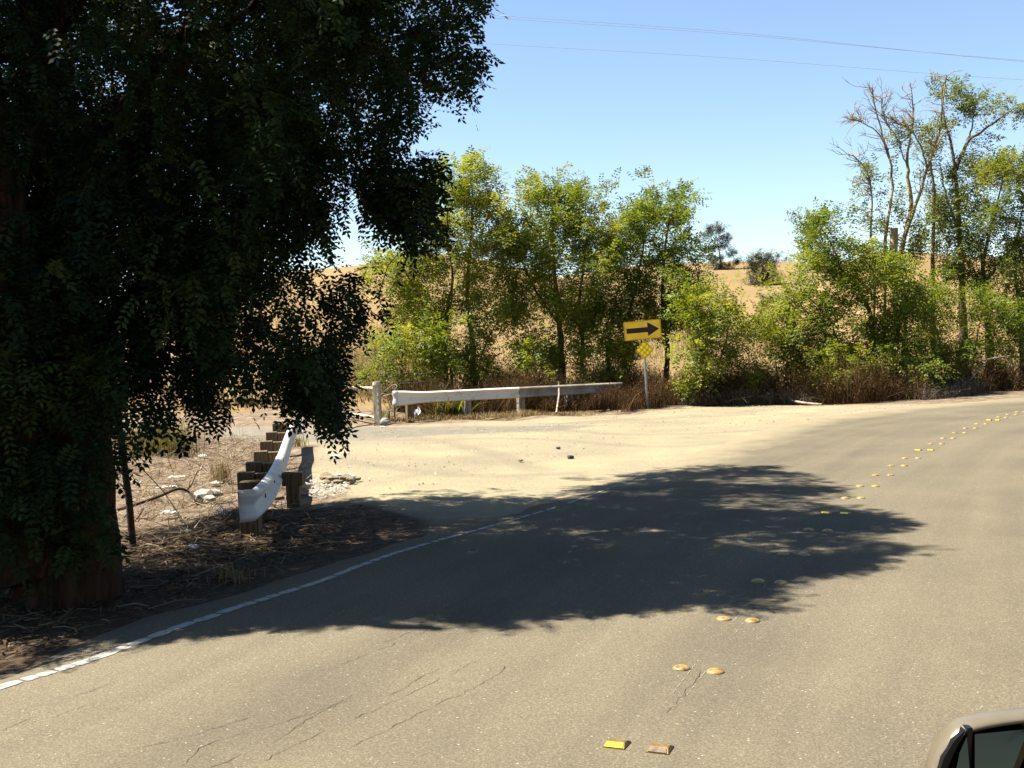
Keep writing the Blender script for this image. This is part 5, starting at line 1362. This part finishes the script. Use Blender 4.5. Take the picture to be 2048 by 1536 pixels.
cable('lowest and faintest power line', [(780, 74), (1445, 115), (2100, 163)], [53, 49, 45], [])

# ------------------------------------------------------------------ the wing mirror of the car the picture is taken from
fwd = CAMR @ np.array([0, 0, -1.0]); rgt = CAMR @ np.array([1.0, 0, 0]); upv = CAMR @ np.array([0, 1.0, 0])
def at_mirror(px, py, depth):
    return CL + ray(px, py) * depth
MZ = 0.78
ox = at_mirror(1925, 1536, MZ)
kk = MZ / FPX
def mloc(px, py, d=0.0):
    """photo pixel -> point in the mirror's own plane, d metres towards the viewer"""
    return at_mirror(px, py, MZ) - fwd * d
outl = smooth_path(np.array([(1850, 1700, 0), (1848, 1620, 0), (1853, 1560, 0), (1866, 1512, 0), (1886, 1474, 0), (1912, 1448, 0), (1960, 1434, 0), (2048, 1421, 0), (2200, 1402, 0), (2330, 1398, 0), (2400, 1430, 0), (2420, 1520, 0), (2410, 1700, 0), (2390, 1850, 0), (2330, 1920, 0), (2100, 1930, 0), (1930, 1910, 0), (1865, 1840, 0), (1850, 1700, 0)]), 97)[:-1, :2]
cx_, cy_ = outl.mean(0)
def ring(scale, d):
    return np.array([mloc(cx_ + (x - cx_) * scale, cy_ + (y - cy_) * scale, d) for x, y in outl])
mir = empty('wing_mirror', mloc(2130, 1660), 'glossy tan car wing mirror at the bottom right corner', 'car mirror')
rings = [ring(0.905, -0.004), ring(0.915, 0.004), ring(0.945, 0.010), ring(0.975, 0.009), ring(0.993, 0.003), ring(1.0, -0.008), ring(0.93, -0.02), ring(0.82, -0.05), ring(0.62, -0.08), ring(0.35, -0.09), ring(0.05, -0.092)]
n = len(outl); V_ = np.concatenate(rings)
i = np.arange(len(rings) - 1)[:, None] * n + np.arange(n)[None, :]; j = np.arange(len(rings) - 1)[:, None] * n + (np.arange(n)[None, :] + 1) % n
o = mesh_np('housing', V_, np.stack([i, j, j + n, i + n], -1).reshape(-1, 4), M['shell'], mir, smooth=True)
def plate(name, poly, d, t, mat, parent=mir, tilt=0.0):
    bm = bmesh.new()
    c_ = np.array(parent.location)
    fr = [bm.verts.new(mloc(x, y, d + (y - 1440) * kk * tilt) - c_) for x, y in poly]; bk = [bm.verts.new(mloc(x, y, d - t) - c_) for x, y in poly]
    bm.faces.new(fr); bm.faces.new(bk[::-1])
    for i in range(len(poly)): bm.faces.new((fr[i], bk[i], bk[(i + 1) % len(poly)], fr[(i + 1) % len(poly)]))
    bmesh.ops.recalc_face_normals(bm, faces=bm.faces)
    return bm_obj(name, bm, M[mat], parent)
plate('mirror_glass', [(1934, 1457), (2040, 1447), (1988, 1552), (1950, 1640), (1930, 1700), (1926, 1560)], 0.012, 0.016, 'glass_dark', tilt=0.19)
plate('mirror_glass', [(1918, 1461), (1919, 1560), (1915, 1720), (1878, 1720), (1880, 1580), (1890, 1530), (1902, 1490)], 0.012, 0.016, 'glass_dark', tilt=0.19)
plate('seam', [(1921, 1446), (1931, 1445), (1928, 1560), (1920, 1720), (1912, 1720), (1919, 1560)], 0.012, 0.02, 'rubber')
plate('rim_groove', [(1917, 1449), (1894, 1472), (1874, 1506), (1861, 1545), (1855, 1600), (1869, 1600), (1875, 1548), (1888, 1510), (1905, 1475)], 0.012, 0.008, 'rubber')
plate('reflected_side_plate', [(2075, 1452), (2200, 1440), (2260, 1800), (1985, 1800), (2010, 1600)], 0.0125, 0.012, 'rubber')  # dark plate and tan gap stand in for the car's side reflected in the glass
# the mirror's arm and the top of the door it is fixed to, both below the frame
arm = np.array([mloc(2350, 1800, -0.06), mloc(2460, 1960, -0.02), mloc(2560, 2200, 0.06)])
v, f = tubes_np([(smooth_path(arm, 8), 0.035)], 10); mesh_np('arm', v, f, M['rubber'], mir, smooth=True)
